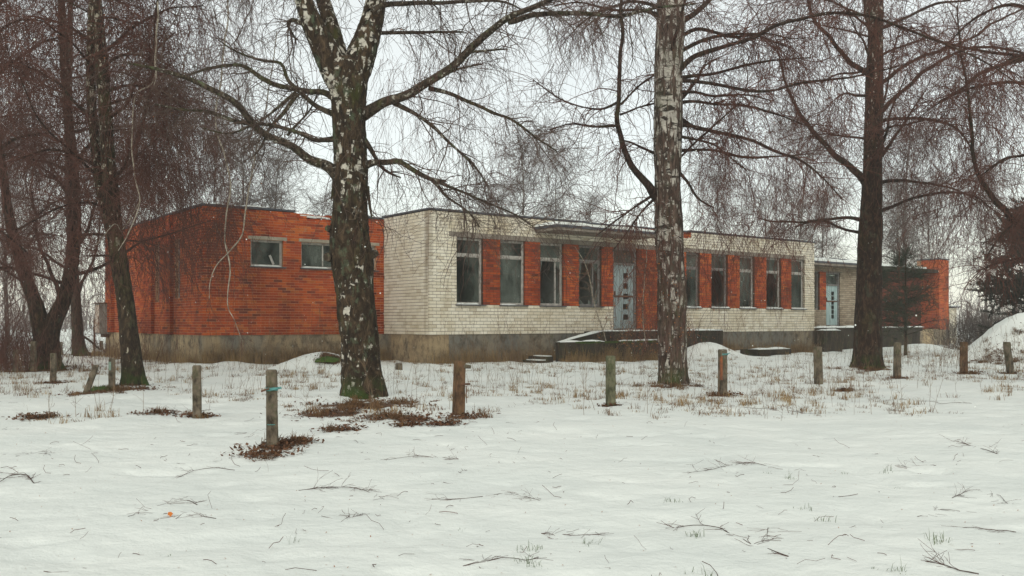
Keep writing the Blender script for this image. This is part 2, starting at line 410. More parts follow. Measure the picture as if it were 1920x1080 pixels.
M['bark4'] = bark_mat("mossy_birch_bark", (0.46, 0.42, 0.33), (0.032, 0.022, 0.014), (0.09, 0.09, 0.05), 0.6, 1.0, 9.0, -0.07, 0.10, 0.5, (13, 13, 4.5))
M['limb'] = bark_mat("lichen_birch_limb", (0.40, 0.38, 0.32), (0.045, 0.034, 0.024), (0.12, 0.15, 0.08), 0.85, 2.0, 12.0, 0.0, 0.05, 0.7, (14, 14, 9))
M['limb_dark'] = bark_mat("dark_birch_limb", (0.30, 0.27, 0.23), (0.030, 0.018, 0.014), (0.075, 0.08, 0.045), 0.35, 2.0, 14.0, -0.15, 0.0, 0.3, (14, 14, 9))
M['bark_far'] = bark_mat("far_birch_bark", (0.5, 0.48, 0.44), (0.09, 0.075, 0.065), (0.1, 0.1, 0.08), 0.1, 2.0, 8.0, 0.0, 0.15, 0.1)

# ------------------------------------------------------------------ the ground
def ground_bumps(x, y):
    h = np.zeros_like(x)
    for (bx, by, sx, sy, hh) in BUMPS:
        h = h + hh * np.exp(-(((x - bx) / sx) ** 2 + ((y - by) / sy) ** 2))
    return h
BUMPS = [(-6.1, 30.0, 1.5, 1.0, 0.62),      # drift against the red wing
         (-10.8, 32.6, 2.2, 0.9, 0.18), (0.6, 34.5, 4.0, 1.5, 0.06),
         (20.6, 37.0, 2.0, 2.0, 1.72),      # heaped snow at the right
         (24.0, 37.5, 2.6, 2.2, 1.4),
         (8.5, 40.0, 1.3, 1.3, 0.62), (10.4, 43.5, 3, 1.5, 0.2),
         (21.0, 47.5, 1.6, 1.6, 0.45), (22.0, 44.0, 3.0, 2.0, 0.15),
         (-3.0, 18.8, 1.1, 0.8, 0.13), (3.9, 22.5, 1.0, 0.8, 0.10), (11.9, 30.5, 1.1, 0.9, 0.12), (-9.2, 22, .8, .7, 0.10),
         (-3.0, 12.0, 0.6, 0.5, 0.04)]
def gh(x, y):
    x = np.asarray(x, float); y = np.asarray(y, float)
    p = np.stack([x, y, np.zeros_like(x)], -1)
    far = np.clip((y - 14) / 8, 0, 1)
    h = 0.07 * fbm(p * 0.22, 3, 5) + (0.015 + 0.05 * far) * fbm(p * 1.1, 3, 9) + 0.008 * fbm(p * 4.0, 2, 21)
    # shallow wheel ruts crossing the foreground
    rut = np.exp(-((y - (5.6 + 0.16 * (x - 2))) / 0.35) ** 2) + np.exp(-((y - (7.4 + 0.16 * (x - 2))) / 0.35) ** 2)
    h = h + 0.03 * fbm(p * [.8, 1.0, 1], 4, 13) - 0.09 * np.clip(fbm(p * 2.4, 2, 17) - .30, 0, 1)
    h = h + .07 * np.clip((y - 26) / 4, 0, 1) * np.clip((60 - y) / 10, 0, 1) * fbm(p * 1.0, 3, 41)
    hp = np.exp(-(((x - 22) / 5.0) ** 2 + ((y - 37) / 3.5) ** 2)); h = h + 0.30 * hp * fbm(p * 1.2, 3, 23) + .10 * hp * fbm(p * 4.5, 2, 29)
    h = h - 0.045 * rut * (0.6 + 0.4 * vnoise(p * 0.5, 31))
    edge = 1.0 - np.clip((np.hypot(x, y) - 90) / 200, 0, 1)
    return h * edge + ground_bumps(x, y)
def gz(x, y): return float(gh(np.array([x]), np.array([y]))[0])

BARE = []      # (x, y, radius, amount)
def bare_px(px, py, r, a=0.6, Y=None):
    Y = Y or CAMZ * FPX / (py - HZ)
    p = P(px, py, Y); BARE.append((p[0], p[1], r, a))
for b_ in [(70, 782, .40, .6), (520, 838, .42, .62), (560, 830, .25, .45), (500, 850, .4, .42), (690, 762, 1.4, .62), (620, 775, .9, .66), (730, 785, .8, .58), (770, 800, .3, .6), (640, 805, .35, .45), (780, 790, .3, .5),
           (870, 788, .5, .6), (830, 800, .3, .5), (375, 778, .28, .6), (300, 775, .45, .42), (1262, 728, .95, .55), (1360, 740, .4, .5), (1145, 760, .18, .4),
           (1630, 695, 1.1, .55), (1683, 711, .3, .6), (1815, 700, .6, .55), (1895, 700, .35, .55), (250, 732, .8, .5), (160, 738, .5, .5), (209, 732, .4, .5), (100, 718, .4, .5),
           (90, 697, 1.3, .45), (150, 664, 1.2, .5), (620, 668, .7, .7, 29.5), (1880, 640, 1.2, .42, 35.5), (1905, 660, .9, .45, 34.5), (1850, 655, .8, .42, 35), (1740, 650, .6, .6), (1770, 655, .7, .5), (140, 690, 1.3, .35), (1583, 730, .22, .6)]:
    bare_px(*b_)

# rows and columns are dense where the snow is near and coarse towards the horizon
rows = [-420, -200, -90, -40, -18, -8, -3, 0, 2, 3.4, 4.4]
y = 5.0
while y < 62: rows.append(y); y += 0.045 + 0.0042 * (y - 5)
while y < 440: rows.append(y); y *= 1.09
rows.append(470.0)
rows = np.array(rows); ncol = 340
u = np.linspace(-1, 1, ncol)
half = 9.0 + 0.78 * np.clip(rows, 0, None) + np.clip(-rows, 0, None) * 1.0
X = u[None, :] * half[:, None]
X[:, 0] = -470; X[:, -1] = 470
Yg = np.repeat(rows[:, None], ncol, 1)
Zg = gh(X, Yg)
g = MB()
ii = np.arange(len(rows) - 1)[:, None] * ncol + np.arange(ncol - 1)[None, :]
g.add(np.stack([X, Yg, Zg], -1), np.stack([ii, ii + 1, ii + ncol + 1, ii + ncol], -1).reshape(-1, 4))
ground = g.build("snowy_ground", M['snow'], smooth=True)
tag(ground, kind='structure')
ba = np.zeros(X.size)
xf, yf = X.ravel(), Yg.ravel()
for bx, by, r, a in BARE:
    ba = np.maximum(ba, a * np.exp(-(((xf - bx) / r) ** 2 + ((yf - by) / (r * 0.9)) ** 2)))
band = np.clip((yf - 13 - 0.55 * np.maximum(xf, 0)) / 4, 0, 1) * (yf < 60)
ba = np.maximum(ba, 0.26 * band * (0.5 + 0.9 * fbm(np.stack([xf, yf, xf * 0], -1) * 0.5, 3, 77)))
at = ground.data.attributes.new("bare", 'FLOAT', 'POINT'); at.data.foreach_set("value", ba.astype(np.float32))

# ------------------------------------------------------------------ the building
RD = np.array([2290.0, FPX, 0]); RD /= np.linalg.norm(RD)        # along the facade, to the right
ND = np.array([RD[1], -RD[0], 0])                                # outward, towards the camera
UP = np.array([0, 0, 1.0])
C1 = P(805, HZ, 34.5); C1[2] = 0.0
def t_at(px, n=0.0):
    k = (px - 960.0) / FPX
    ox, oy = C1[0] + ND[0] * n, C1[1] + ND[1] * n
    return (k * oy - ox) / (RD[0] - k * RD[1])
def n_at(px, t):      # distance along -N (backwards) on a wall running away from the camera
    k = (px - 960.0) / FPX
    ox, oy = C1[0] + RD[0] * t, C1[1] + RD[1] * t
    return (k * oy - ox) / (ND[0] - k * ND[1])
def W(t, n, z): return C1 + RD * t + ND * n + UP * z
def dep(t, n): return W(t, n, 0)[1]
def z_at(py, t, n): return CAMZ - (py - HZ) / FPX * dep(t, n)
bld = empty("abandoned_building", C1, "long derelict single-storey building of red and white brick with a flat roof", "building")
def tbox(mb, t, n, z): return mb.frame_box(C1, RD, ND, UP, t, n, z)

ZP, ZT = 1.10, 5.80
NRED = n_at(720, 0.0)               # red wing front lies behind the white front
TL = t_at(380, NRED)
TR = t_at(1527, 0.0)
NLEFT = n_at(197, TL)
NANX = -3.0
TANX = t_at(1770, NANX)
print("layout", NRED, TL, TR, NLEFT, TANX, dep(TANX, NANX))

BIG = {'red_brick': [], 'white_brick': []}
ALLB = {}
def wall_core(mb, O, A, Bn, a0, a1, z0, z1, holes, thick=0.36, face=-0.010):
    """solid wall with openings. O origin, A along, Bn outward; face plane at 'face'"""
    aa = sorted({a0, a1} | {h[0] for h in holes} | {h[1] for h in holes}); zz = sorted({z0, z1} | {h[2] for h in holes} | {h[3] for h in holes})
    aa = [q for q in aa if a0 <= q <= a1]; zz = [q for q in zz if z0 <= q <= z1]
    def solid(i, j):
        if i < 0 or j < 0 or i >= len(aa) - 1 or j >= len(zz) - 1: return False
        ca, cz = (aa[i] + aa[i + 1]) / 2, (zz[j] + zz[j + 1]) / 2
        return not any(h[0] < ca < h[1] and h[2] < cz < h[3] for h in holes)
    def pt(a, n, z): return O + A * a + Bn * n + UP * z
    fo, bk = face, -thick
    for i in range(len(aa) - 1):
        for j in range(len(zz) - 1):
            if not solid(i, j): continue
            p, q, r, s = aa[i], aa[i + 1], zz[j], zz[j + 1]
            mb.add([pt(p, fo, r), pt(q, fo, r), pt(q, fo, s), pt(p, fo, s)], [(0, 1, 2, 3)])
            mb.add([pt(p, bk, r), pt(q, bk, r), pt(q, bk, s), pt(p, bk, s)], [(3, 2, 1, 0)])
            if not solid(i - 1, j): mb.add([pt(p, fo, r), pt(p, fo, s), pt(p, bk, s), pt(p, bk, r)], [(0, 1, 2, 3)])
            if not solid(i + 1, j): mb.add([pt(q, fo, r), pt(q, bk, r), pt(q, bk, s), pt(q, fo, s)], [(0, 1, 2, 3)])
            if not solid(i, j - 1): mb.add([pt(p, fo, r), pt(p, bk, r), pt(q, bk, r), pt(q, fo, r)], [(0, 1, 2, 3)])
            if not solid(i, j + 1): mb.add([pt(p, fo, s), pt(q, fo, s), pt(q, bk, s), pt(p, bk, s)], [(0, 1, 2, 3)])
BF = np.array([(0, 1, 3, 2), (0, 4, 5, 1), (2, 3, 7, 6), (0, 2, 6, 4), (1, 5, 7, 3)])
def lay(O, A, Bn, a0, a1, z0, z1, holes, kind, wall_key, depth=0.11, L=0.32, gap=0.015, seed=0):
    h, gz_ = (0.086, 0.014) if kind == 'red_brick' else (0.108, 0.016)
    rr = random.Random(seed)
    nz_ = max(1, round((z1 - z0) / (h + gz_))); ch = (z1 - z0) / nz_; h = ch - gz_
    for k in range(nz_):
        zb = z0 + k * ch + gz_ / 2; zc = zb + h / 2
        s = a0 - (k % 2) * (L + gap) / 2 - rr.random() * 0.01
        while s < a1:
            e = s + L; iv = [(max(s, a0), min(e, a1))]
            for hh in holes:
                if hh[2] < zc < hh[3]:
                    nv = []
                    for p, q in iv:
                        if hh[1] <= p or hh[0] >= q: nv.append((p, q)); continue
                        if p < hh[0]: nv.append((p, hh[0]))
                        if q > hh[1]: nv.append((hh[1], q))
                    iv = nv
            for p, q in iv:
                if q - p > 0.03:
                    ALLB.setdefault((wall_key, kind), []).append((O, A, Bn, p, q, zb, h, depth, rr.random() * 0.004, q - p > L - 1e-4))
            s += L + gap

Omain = C1
holes_white = []
SILL, HEAD = 2.26, 4.86
wins = []
for (l, r) in ((856, 906), (938, 985), (1013, 1057), (1086, 1128), (1287, 1312), (1334, 1365), (1387, 1415), (1437, 1465), (1484, 1509)):
    wins.append((t_at(l), t_at(r)))
for (a, b_) in wins: holes_white.append((a, b_, SILL, HEAD))
TD0, TD1 = t_at(1150), t_at(1194)
DOORZ = 1.26
holes_white.append((TD0, TD1, DOORZ, 4.86))

zoneb = []   # red brick zones of the window band
def zone(a0, a1, z0, z1, kind): zoneb.append((a0, a1, z0, z1, kind))
# wall surfaces: white below the sills and above the heads, red between the openings
lay(Omain, RD, ND, 0.0, TD0, ZP, SILL, [], 'white_brick', 'w', seed=1)
lay(Omain, RD, ND, t_at(1240), TR, ZP, SILL, [], 'white_brick', 'w', seed=2)
lay(Omain, RD, ND, TD1, t_at(1240) - 0.01, ZP, HEAD, [], 'red_brick', 'w', seed=3)
lay(Omain, RD, ND, t_at(1240), wins[4][0], SILL, HEAD, [], 'red_brick', 'w', seed=3)
lay(Omain, RD, ND, 0.0, TR, HEAD + 0.19, ZT, [(t_at(1205), t_at(1296), 5.50, 6)], 'white_brick', 'w', seed=4)
lay(Omain, RD, ND, t_at(1205), t_at(1296), 5.50, ZT, [], 'red_brick', 'w', seed=4)
lay(Omain, RD, ND, 0.0, wins[0][0], SILL, HEAD + 0.19, [], 'white_brick', 'w', seed=5)
lay(Omain, RD, ND, wins[-1][1], TR, SILL, HEAD + 0.19, [], 'white_brick', 'w', seed=6)
piers = [(wins[0][1], wins[1][0]), (wins[1][1], wins[2][0]), (wins[2][1], wins[3][0]), (wins[3][1], TD0)] + [(wins[i][1], wins[i + 1][0]) for i in range(4, 8)]
for i, (a, b_) in enumerate(piers): lay(Omain, RD, ND, a, b_, SILL, HEAD, [], 'red_brick', 'w', seed=20 + i)
# white return wall (faces left)
Oret = C1.copy(); LN = -RD                                # outward of the walls that face left
RETL = -NRED
lay(Oret, -ND, LN, 0.114, RETL, ZP, ZT, [], 'white_brick', 'r', seed=7)

mb = MB(); wall_core(mb, Omain, RD, ND, 0.012, TR, ZP, ZT, holes_white)
wall_w = mb.build("white_brick_wall", M['white_mortar'], bld)
mb = MB(); wall_core(mb, Oret, -ND, LN, 0.02, 11.5, ZP, ZT - 0.002, [], face=-0.012)
# the wall above turns the corner; its inner length closes the block
wall_r = mb.build("return_wall", M['white_mortar'], bld)

# red wing front
Ored = W(0, NRED, 0)
ra = lambda px: t_at(px, NRED)
rholes = []
zr0, zr1 = 3.66, 4.66
for (l, r) in ((470, 531), (565, 642), (668, 705)):
    rholes.append((ra(l), ra(r), zr0, zr1))
rl = [(h[0] - 0.1, h[1] + 0.16, zr1, zr1 + 0.13) for h in rholes]
broken = [(ra(556), ra(640), ZT - 0.16, 9), (ra(575), ra(625), ZT - 0.25, 9)]
lay(Ored, RD, ND, TL, -0.012, ZP, ZT - 0.04, rholes + rl + broken, 'red_brick', 'd', seed=8)
mb = MB(); wall_core(mb, Ored, RD, ND, TL + 0.012, -0.012, ZP, ZT - 0.29, rholes)
wall_core(mb, Ored, RD, ND, TL + 0.012, ra(556), ZT - 0.288, ZT - 0.045, []); wall_core(mb, Ored, RD, ND, ra(640), -0.012, ZT - 0.288, ZT - 0.045, [])
wall_d = mb.build("red_brick_wall", M['red_mortar'], bld)
# rubble bricks on the broken parapet
rr = random.Random(5)
for i in range(46):
    a = rr.uniform(ra(554), ra(642)); zc = ZT - 0.285 + rr.random() * 0.17
    ALLB.setdefault(('d', 'red_brick'), []).append((Ored + ND * (-0.13 - 0.2 * rr.random()), RD, ND, a, a + rr.uniform(0.14, 0.31), zc, 0.08, 0.11, 0, False))
# red wing side (faces left), with pilasters and narrow recessed windows
Oside = W(TL, NRED, 0)
SL = -(NLEFT - NRED)
SA = -ND
sd = lambda px: -(n_at(px, TL) - NRED)
sholes = [(sd(337), sd(328), 2.5, 4.75), (sd(303), sd(291), 2.4, 4.9), (sd(228), sd(219), 2.4, 4.9)]
lay(Oside, SA, LN, 0.114, SL, ZP, ZT - 0.04, sholes, 'red_brick', 's', seed=9)
mb = MB(); wall_core(mb, Oside, SA, LN, 0.02, SL, ZP, ZT - 0.046, sholes, face=-0.012)
wall_s = mb.build("side_wall", M['red_mortar'], bld)
for i, (pa, pb) in enumerate(((sd(325), sd(305)), (sd(289), sd(262)), (sd(214), sd(203)))):
    lay(Oside + LN * 0.13, SA, LN, pa, pb, ZP, ZT - 0.05, [], 'red_brick', 's', depth=0.14, seed=40 + i)
# annex at the right: recessed front
Oanx = W(0, NANX, 0)
aa_ = lambda px: t_at(px, NANX)
aholes = [(aa_(1529), aa_(1537), 2.3, 4.6), (aa_(1549), aa_(1575), 1.36, 4.55)]
T_TAN = aa_(1648)
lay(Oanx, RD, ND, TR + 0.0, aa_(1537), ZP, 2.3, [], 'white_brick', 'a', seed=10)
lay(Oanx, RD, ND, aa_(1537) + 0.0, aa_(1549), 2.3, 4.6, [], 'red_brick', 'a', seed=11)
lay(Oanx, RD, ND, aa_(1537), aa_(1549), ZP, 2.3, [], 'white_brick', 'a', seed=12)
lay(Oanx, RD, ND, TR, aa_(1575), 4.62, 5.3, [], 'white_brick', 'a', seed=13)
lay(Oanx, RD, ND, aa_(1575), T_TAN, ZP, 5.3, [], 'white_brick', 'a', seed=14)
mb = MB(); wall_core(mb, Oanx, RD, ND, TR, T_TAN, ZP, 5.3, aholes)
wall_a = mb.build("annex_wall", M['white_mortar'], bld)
NRB = NANX - 1.3
TP0 = t_at(1761, NANX)
Orb = W(0, NRB, 0)
TPR = TANX + 0.6
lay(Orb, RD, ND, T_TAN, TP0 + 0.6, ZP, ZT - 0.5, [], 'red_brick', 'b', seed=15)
mb = MB(); wall_core(mb, Orb, RD, ND, T_TAN, TP0 + 0.6, ZP - 0.1, ZT - 0.5, [])
wall_b = mb.build("rear_red_wall", M['white_mortar'], bld)
lay(Oanx, RD, ND, TP0, t_at(1779, NANX), ZP - 0.05, ZT + 0.02, [], 'red_brick', 'p', seed=16)
lay(W(TP0, NANX, 0), -ND, LN, 0.114, 1.3, ZP - 0.05, ZT + 0.02, [], 'red_brick', 'p', seed=17)
mb = MB(); wall_core(mb, Oanx, RD, ND, TP0 + 0.012, t_at(1779, NANX), ZP - 0.05, ZT + 0.02, [], thick=1.6)
wall_p = mb.build("end_pier", M['red_mortar'], bld)

walls = {'w': wall_w, 'r': wall_r, 'd': wall_d, 's': wall_s, 'a': wall_a, 'b': wall_b, 'p': wall_p}
# the 300 bricks that show largest are objects, the rest of each wall is one joined part
cand = []
for key, lst in ALLB.items():
    for i, B in enumerate(lst):
        if not B[9] or key[0] not in 'wrd': continue
        c = B[0] + B[1] * (B[3] + B[4]) / 2 + UP * B[5]
        d = c[1]; view = nrm(c - np.array([0, 0, CAMZ]))
        cand.append((abs(view @ B[2]) / d ** 2 * B[6] * 1.0, key, i))
single = set()
for wk, cnt in (('w', 130), ('r', 60), ('d', 110)):
    cc = sorted([c for c in cand if c[1][0] == wk], key=lambda c: -c[0])[:cnt]
    single |= {(c[1], c[2]) for c in cc}
protos = {}
def brick_vf(L, h, depth):
    v = np.array([(sx * L / 2, n, z) for z in (0, h) for n in (0.0, -depth) for sx in (-1, 1)])
    # order: z0 front(l,r) back(l,r), z1 front(l,r) back(l,r)
    f = np.array([(0, 1, 5, 4), (0, 2, 3, 1), (4, 5, 7, 6), (0, 4, 6, 2), (1, 3, 7, 5)])
    return v, f
for key, lst in ALLB.items():
    wk, kind = key; par = walls[wk]; mb = MB(); n_in = 0
    mt = M['tan_brick'] if (wk == 'a' and kind == 'white_brick') else M['shaded_red_brick'] if wk == 'b' else M[kind]
    for i, (O, A, Bn, p, q, zb, h, depth, pr, full) in enumerate(lst):
        if (key, i) in single:
            pk = (kind, round(h, 4))
            if pk not in protos:
                v, f = brick_vf(q - p, h, depth)
                b0 = MB().add(v, f); me = b0.mesh("brick", (0, 0, 0)); me.materials.append(mt); protos[pk] = me
            o = bpy.data.objects.new("brick", protos[pk]); SC.collection.objects.link(o)
            o.parent = par
            loc = O + A * (p + q) / 2 + Bn * pr + UP * zb
            o.location = loc - world_loc(par)
            # local x -> A, local y -> outward Bn, z -> up
            Rm = Matrix(((A[0], Bn[0], 0), (A[1], Bn[1], 0), (0, 0, 1)))
            det = A[0] * Bn[1] - A[1] * Bn[0]
            if det < 0: Rm = Matrix(((-A[0], Bn[0], 0), (-A[1], Bn[1], 0), (0, 0, 1)))
            o.rotation_euler = Rm.to_euler()
            continue
        v, f = brick_vf(q - p, h, depth)
        Vw = O + A * (p + q) / 2 + UP * zb + v[:, 0:1] * A + (v[:, 1:2] + pr) * Bn + v[:, 2:3] * UP
        mb.add(Vw, f); n_in += 1
    if n_in: tag(mb.build("brickwork", mt, par), kind='stuff')

# plinths
mb = MB(); tbox(mb, (0.9, TR), (-0.36, -0.04), (-0.4, ZP)); mb.build("plinth", M['plinth_cold'], bld)
mb = MB(); tbox(mb, (0.03, 0.898), (-0.36, -0.041), (-0.4, ZP)); tbox(mb, (0.03, 0.4), (-11.5, -0.362), (-0.4, ZP))
mb.build("plinth", M['plinth'], bld); mb = MB(); tbox(mb, (TL + 0.03, 0.028), (NRED - 0.36, NRED - 0.04), (-0.4, ZP - 0.003))
mb.build("plinth", M['plinth'], bld); mb = MB(); tbox(mb, (TL + 0.03, TL + 0.4), (NLEFT, NRED - 0.362), (-0.4, ZP - 0.002))
mb.build("plinth", M['plinth'], bld); mb = MB(); tbox(mb, (TR + 0.002, TP0 - 0.002), (NANX - 0.36, NANX - 0.04), (-0.4, ZP - 0.004))
mb.build("plinth", M['plinth'], bld); mb = MB(); tbox(mb, (TP0, TANX + 0.6), (NANX - 1.6, NANX - 0.03), (-0.4, ZP - 0.052))
plinth = mb.build("plinth", M['plinth'], bld)
# hidden backs, inner partitions and roofs so that rooms are dark and the block is closed
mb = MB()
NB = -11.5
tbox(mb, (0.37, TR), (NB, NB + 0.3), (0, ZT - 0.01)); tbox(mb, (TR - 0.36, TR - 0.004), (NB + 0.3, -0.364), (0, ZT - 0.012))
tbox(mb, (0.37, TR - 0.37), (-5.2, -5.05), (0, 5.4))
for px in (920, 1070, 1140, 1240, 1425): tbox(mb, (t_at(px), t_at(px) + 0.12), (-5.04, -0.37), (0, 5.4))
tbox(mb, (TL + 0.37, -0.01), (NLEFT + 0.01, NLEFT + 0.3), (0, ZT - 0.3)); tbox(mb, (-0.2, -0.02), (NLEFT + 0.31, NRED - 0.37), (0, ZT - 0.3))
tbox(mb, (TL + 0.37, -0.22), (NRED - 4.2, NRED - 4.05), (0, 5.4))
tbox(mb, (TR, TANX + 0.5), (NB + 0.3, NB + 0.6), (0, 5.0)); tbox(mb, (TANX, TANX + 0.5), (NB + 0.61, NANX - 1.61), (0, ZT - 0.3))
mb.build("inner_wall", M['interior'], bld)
mb = MB()
tbox(mb, (0.36, TR - 0.37), (NB + 0.31, -0.37), (5.42, 5.6)); tbox(mb, (TL + 0.38, -0.21), (NLEFT + 0.31, NRED - 0.38), (5.3, 5.46))
tbox(mb, (TR + 0.002, TANX - 0.01), (NB + 0.62, NRB - 0.37), (5.1, 5.3))
roof = mb.build("roof", M['flash'], bld)
mb = MB()
tbox(mb, (0.37, TR - 0.38), (NB + 0.32, -0.38), (5.604, 5.68)); tbox(mb, (TL + 0.39, -0.22), (NLEFT + 0.32, NRED - 0.39), (5.464, 5.56))
tbox(mb, (TR + 0.01, TANX - 0.02), (NB + 0.63, NRB - 0.38), (5.304, 5.42))
mb.build("roof_snow", M['snow_cap'], roof)
# parapet flashing
def flash_run(mb, O, A, Bn, a0, a1, z, w=0.42, over=0.05, hgt=0.07, seed=0):
    r = random.Random(seed); a = a0
    while a < a1:
        b2 = min(a1, a + 1.9 + 0.3 * r.random()); dz = r.uniform(-0.02, 0.024)
        mb.frame_box(O, A, Bn, UP, (a, b2 - 0.006), (-w, over + r.uniform(-0.004, 0.01)), (z + dz, z + dz + hgt)); a = b2
mb = MB(); flash_run(mb, Omain, RD, ND, -0.05, TR + 0.03, ZT + 0.002, seed=1); mb.build("parapet_flashing", M['flash'], bld)
mb = MB(); flash_run(mb, Oret, -ND, LN, 0.44, RETL + 0.1, ZT + 0.001, seed=2); mb.build("parapet_flashing", M['flash'], bld)
mb = MB(); flash_run(mb, Ored, RD, ND, TL - 0.05, ra(554), ZT - 0.03, seed=3); mb.build("parapet_flashing", M['flash'], bld)
mb = MB(); flash_run(mb, Ored, RD, ND, ra(650), -0.06, ZT - 0.035, seed=4); mb.build("parapet_flashing", M['flash'], bld)
mb = MB(); flash_run(mb, Oside, SA, LN, 0.44, SL, ZT - 0.03, seed=5); mb.build("parapet_flashing", M['flash'], bld)
mb = MB(); flash_run(mb, Oanx, RD, ND, TP0 - 0.04, t_at(1779, NANX) + 0.04, ZT + 0.03, w=1.6, seed=6); mb.build("parapet_flashing", M['flash'], bld)

mb = MB()   # snow left lying on the broken parapet and behind the flashing
for i in range(16):
    a = random.uniform(ra(560), ra(640)); w = random.uniform(0.1, 0.3)
    mb.frame_box(Ored, RD, ND, UP, (a, a + w), (-0.3, -0.02 - 0.1 * random.random()), (ZT - 0.2 + 0.05 * random.random(), ZT - 0.14 + 0.06 * random.random()))
for a0, a1 in ((TL + 0.6, ra(552)), (t_at(840, 0) - 0, t_at(1010))):
    pass
mb.build("parapet_snow", M['snow_cap'], bld)

_re = []
def roof_edge_snow(O, A, Bn, a0, a1, z, sd=0):
    return snow_strip([O + A * a0 - Bn * .14 + UP * z, O + A * a1 - Bn * .14 + UP * z], .32, .06, bld, sd)
# lintels and beams
mb = MB()
tbox(mb, (wins[0][0] - 0.35, t_at(1012)), (-0.34, 0.006), (HEAD + 0.004, HEAD + 0.186))
tbox(mb, (t_at(1012) + 0.002, t_at(1245)), (-0.34, 0.008), (HEAD + 0.003, HEAD + 0.187))
tbox(mb, (t_at(1245) + 0.002, wins[-1][1] + 0.25), (-0.34, -0.006), (HEAD + 0.004, HEAD + 0.184))
mb.build("lintel", M['grey_conc'], bld)
for h in rholes:
    mb = MB(); mb.frame_box(Ored, RD, ND, UP, (h[0] - 0.09, h[1] + 0.15), (-0.3, 0.012), (zr1 + 0.003, zr1 + 0.126)); mb.build("lintel", M['lintel'], bld)
mb = MB(); mb.frame_box(Oanx, RD, ND, UP, (TR + 0.01, aa_(1575) + 0.2), (-0.3, 0.006), (4.56, 4.616)); mb.build("lintel", M['grey_conc'], bld)

# windows
def window(O, A, Bn, a0, a1, z0, z1, fm, transom=0.0, panes=True, sill=True, snow=0.0, stile=0.06, crack=False, label=None, skip_pane=False, mid=None):
    mb = MB(); y0, y1 = -0.20, -0.135
    bx = lambda a, n, z: mb.frame_box(O, A, Bn, UP, a, n, z)
    e = 0.004
    bx((a0 + e, a0 + stile), (y0, y1), (z0 + e, z1 - e)); bx((a1 - stile, a1 - e), (y0, y1), (z0 + e, z1 - e))
    bx((a0 + stile, a1 - stile), (y0, y1 - .002), (z0 + e, z0 + stile)); bx((a0 + stile, a1 - stile), (y0, y1 - .002), (z1 - stile, z1 - e))
    spans = [(z0 + stile, z1 - stile)]
    if transom:
        zt = z0 + (z1 - z0) * transom
        bx((a0 + stile, a1 - stile), (y0, y1 + .01), (zt - 0.04, zt + 0.04)); spans = [(z0 + stile, zt - 0.04), (zt + 0.04, z1 - stile)]
    # inner sash
    for (s0, s1) in spans:
        g_ = 0.035
        bx((a0 + stile + .003, a0 + stile + g_), (y0 + .02, y1 - .015), (s0 + .003, s1 - .003)); bx((a1 - stile - g_, a1 - stile - .003), (y0 + .02, y1 - .015), (s0 + .003, s1 - .003))
        bx((a0 + stile + g_, a1 - stile - g_), (y0 + .02, y1 - .017), (s0 + .003, s0 + g_)); bx((a0 + stile + g_, a1 - stile - g_), (y0 + .02, y1 - .017), (s1 - g_, s1 - .003))
    if mid is not None:
        am = a0 + (a1 - a0) * mid; bx((am - .025, am + .025), (y0 + .004, y1 - .004), (spans[0][0], spans[0][1]))
    w = mb.build("window", fm, bld)
    if label: w['label'] = label
    for k, (s0, s1) in enumerate(spans):
        if skip_pane and k == 0: continue
        pm = MB(); pm.frame_box(O, A, Bn, UP, (a0 + stile + .01, a1 - stile - .01), (y0 + .03, y0 + .036), (s0 + .01, s1 - .01)); pm.build("pane", M['glass'], w)
    if skip_pane:
        s0, s1 = spans[0]; rs = random.Random(int(a0 * 100)); x0, x1 = a0 + stile + .03, a1 - stile - .03
        for (cx_, cz_, dx_, dz_) in ((x0, s0 + .03, .35, .3), (x1, s0 + .03, -.25, .7), (x1, s1 - .03, -.4, -.35), (x0, s1 - .03, .2, -.8), ((x0 + x1) / 2, s0 + .03, .18, .22)):
            dx_ *= rs.uniform(.7, 1.2); dz_ *= rs.uniform(.7, 1.3); tri = [(cx_, cz_), (cx_ + dx_, cz_), (cx_ + dx_ * .15, cz_ + dz_)]
            vv = [O + A * q[0] + Bn * (y0 + nn_) + UP * q[1] for nn_ in (.03, .036) for q in tri]
            MB().add(vv, [(0, 1, 2), (5, 4, 3)]).add(vv, [(0, 3, 4, 1), (1, 4, 5, 2), (2, 5, 3, 0)]).build("glass_shard", M['glass'], w)
    if crack:
        pm = MB()
        c0 = O + A * (a0 + (a1 - a0) * .72) + Bn * (-0.16) + UP * (z0 + 0.08)
        A2 = nrm(A * -0.45 + UP * 1.0); B2 = nrm(np.cross(A2, Bn))
        pm.frame_box(c0, A2, B2, Bn, (0, 0.38), (0, 0.09), (-0.01, 0.0)); pm.build("broken_lath", M['frame'], w)
    if sill:
        sm = MB(); sm.frame_box(O, A, Bn, UP, (a0 - 0.05, a1 + 0.09), (-0.13, 0.10), (z0 - 0.045, z0 + 0.003)); sl = sm.build("sill", M['sill'], w)
    if snow > 0:
        n = 14; xs = np.linspace(a0 + 0.0, a0 + (a1 - a0 + 0.05) * min(1, snow), n)
        hh = 0.025 + 0.05 * np.abs(vnoise(np.stack([xs * 5, xs * 0 + a0, xs * 0], -1), 3)); hh[0] = hh[-1] = 0.004
        sm = MB()
        for i in range(n - 1):
            q = [O + A * xs[i + di] + Bn * nn + UP * (z0 + 0.004 + (hh[i + di] if top else 0)) for top in (0, 1) for nn in (0.09, -0.12) for di in (0, 1)]
            sm.add(q, [(0, 1, 5, 4), (4, 5, 7, 6), (2, 6, 7, 3)])
        sm.build("sill_snow", M['snow_cap'], w)
    return w
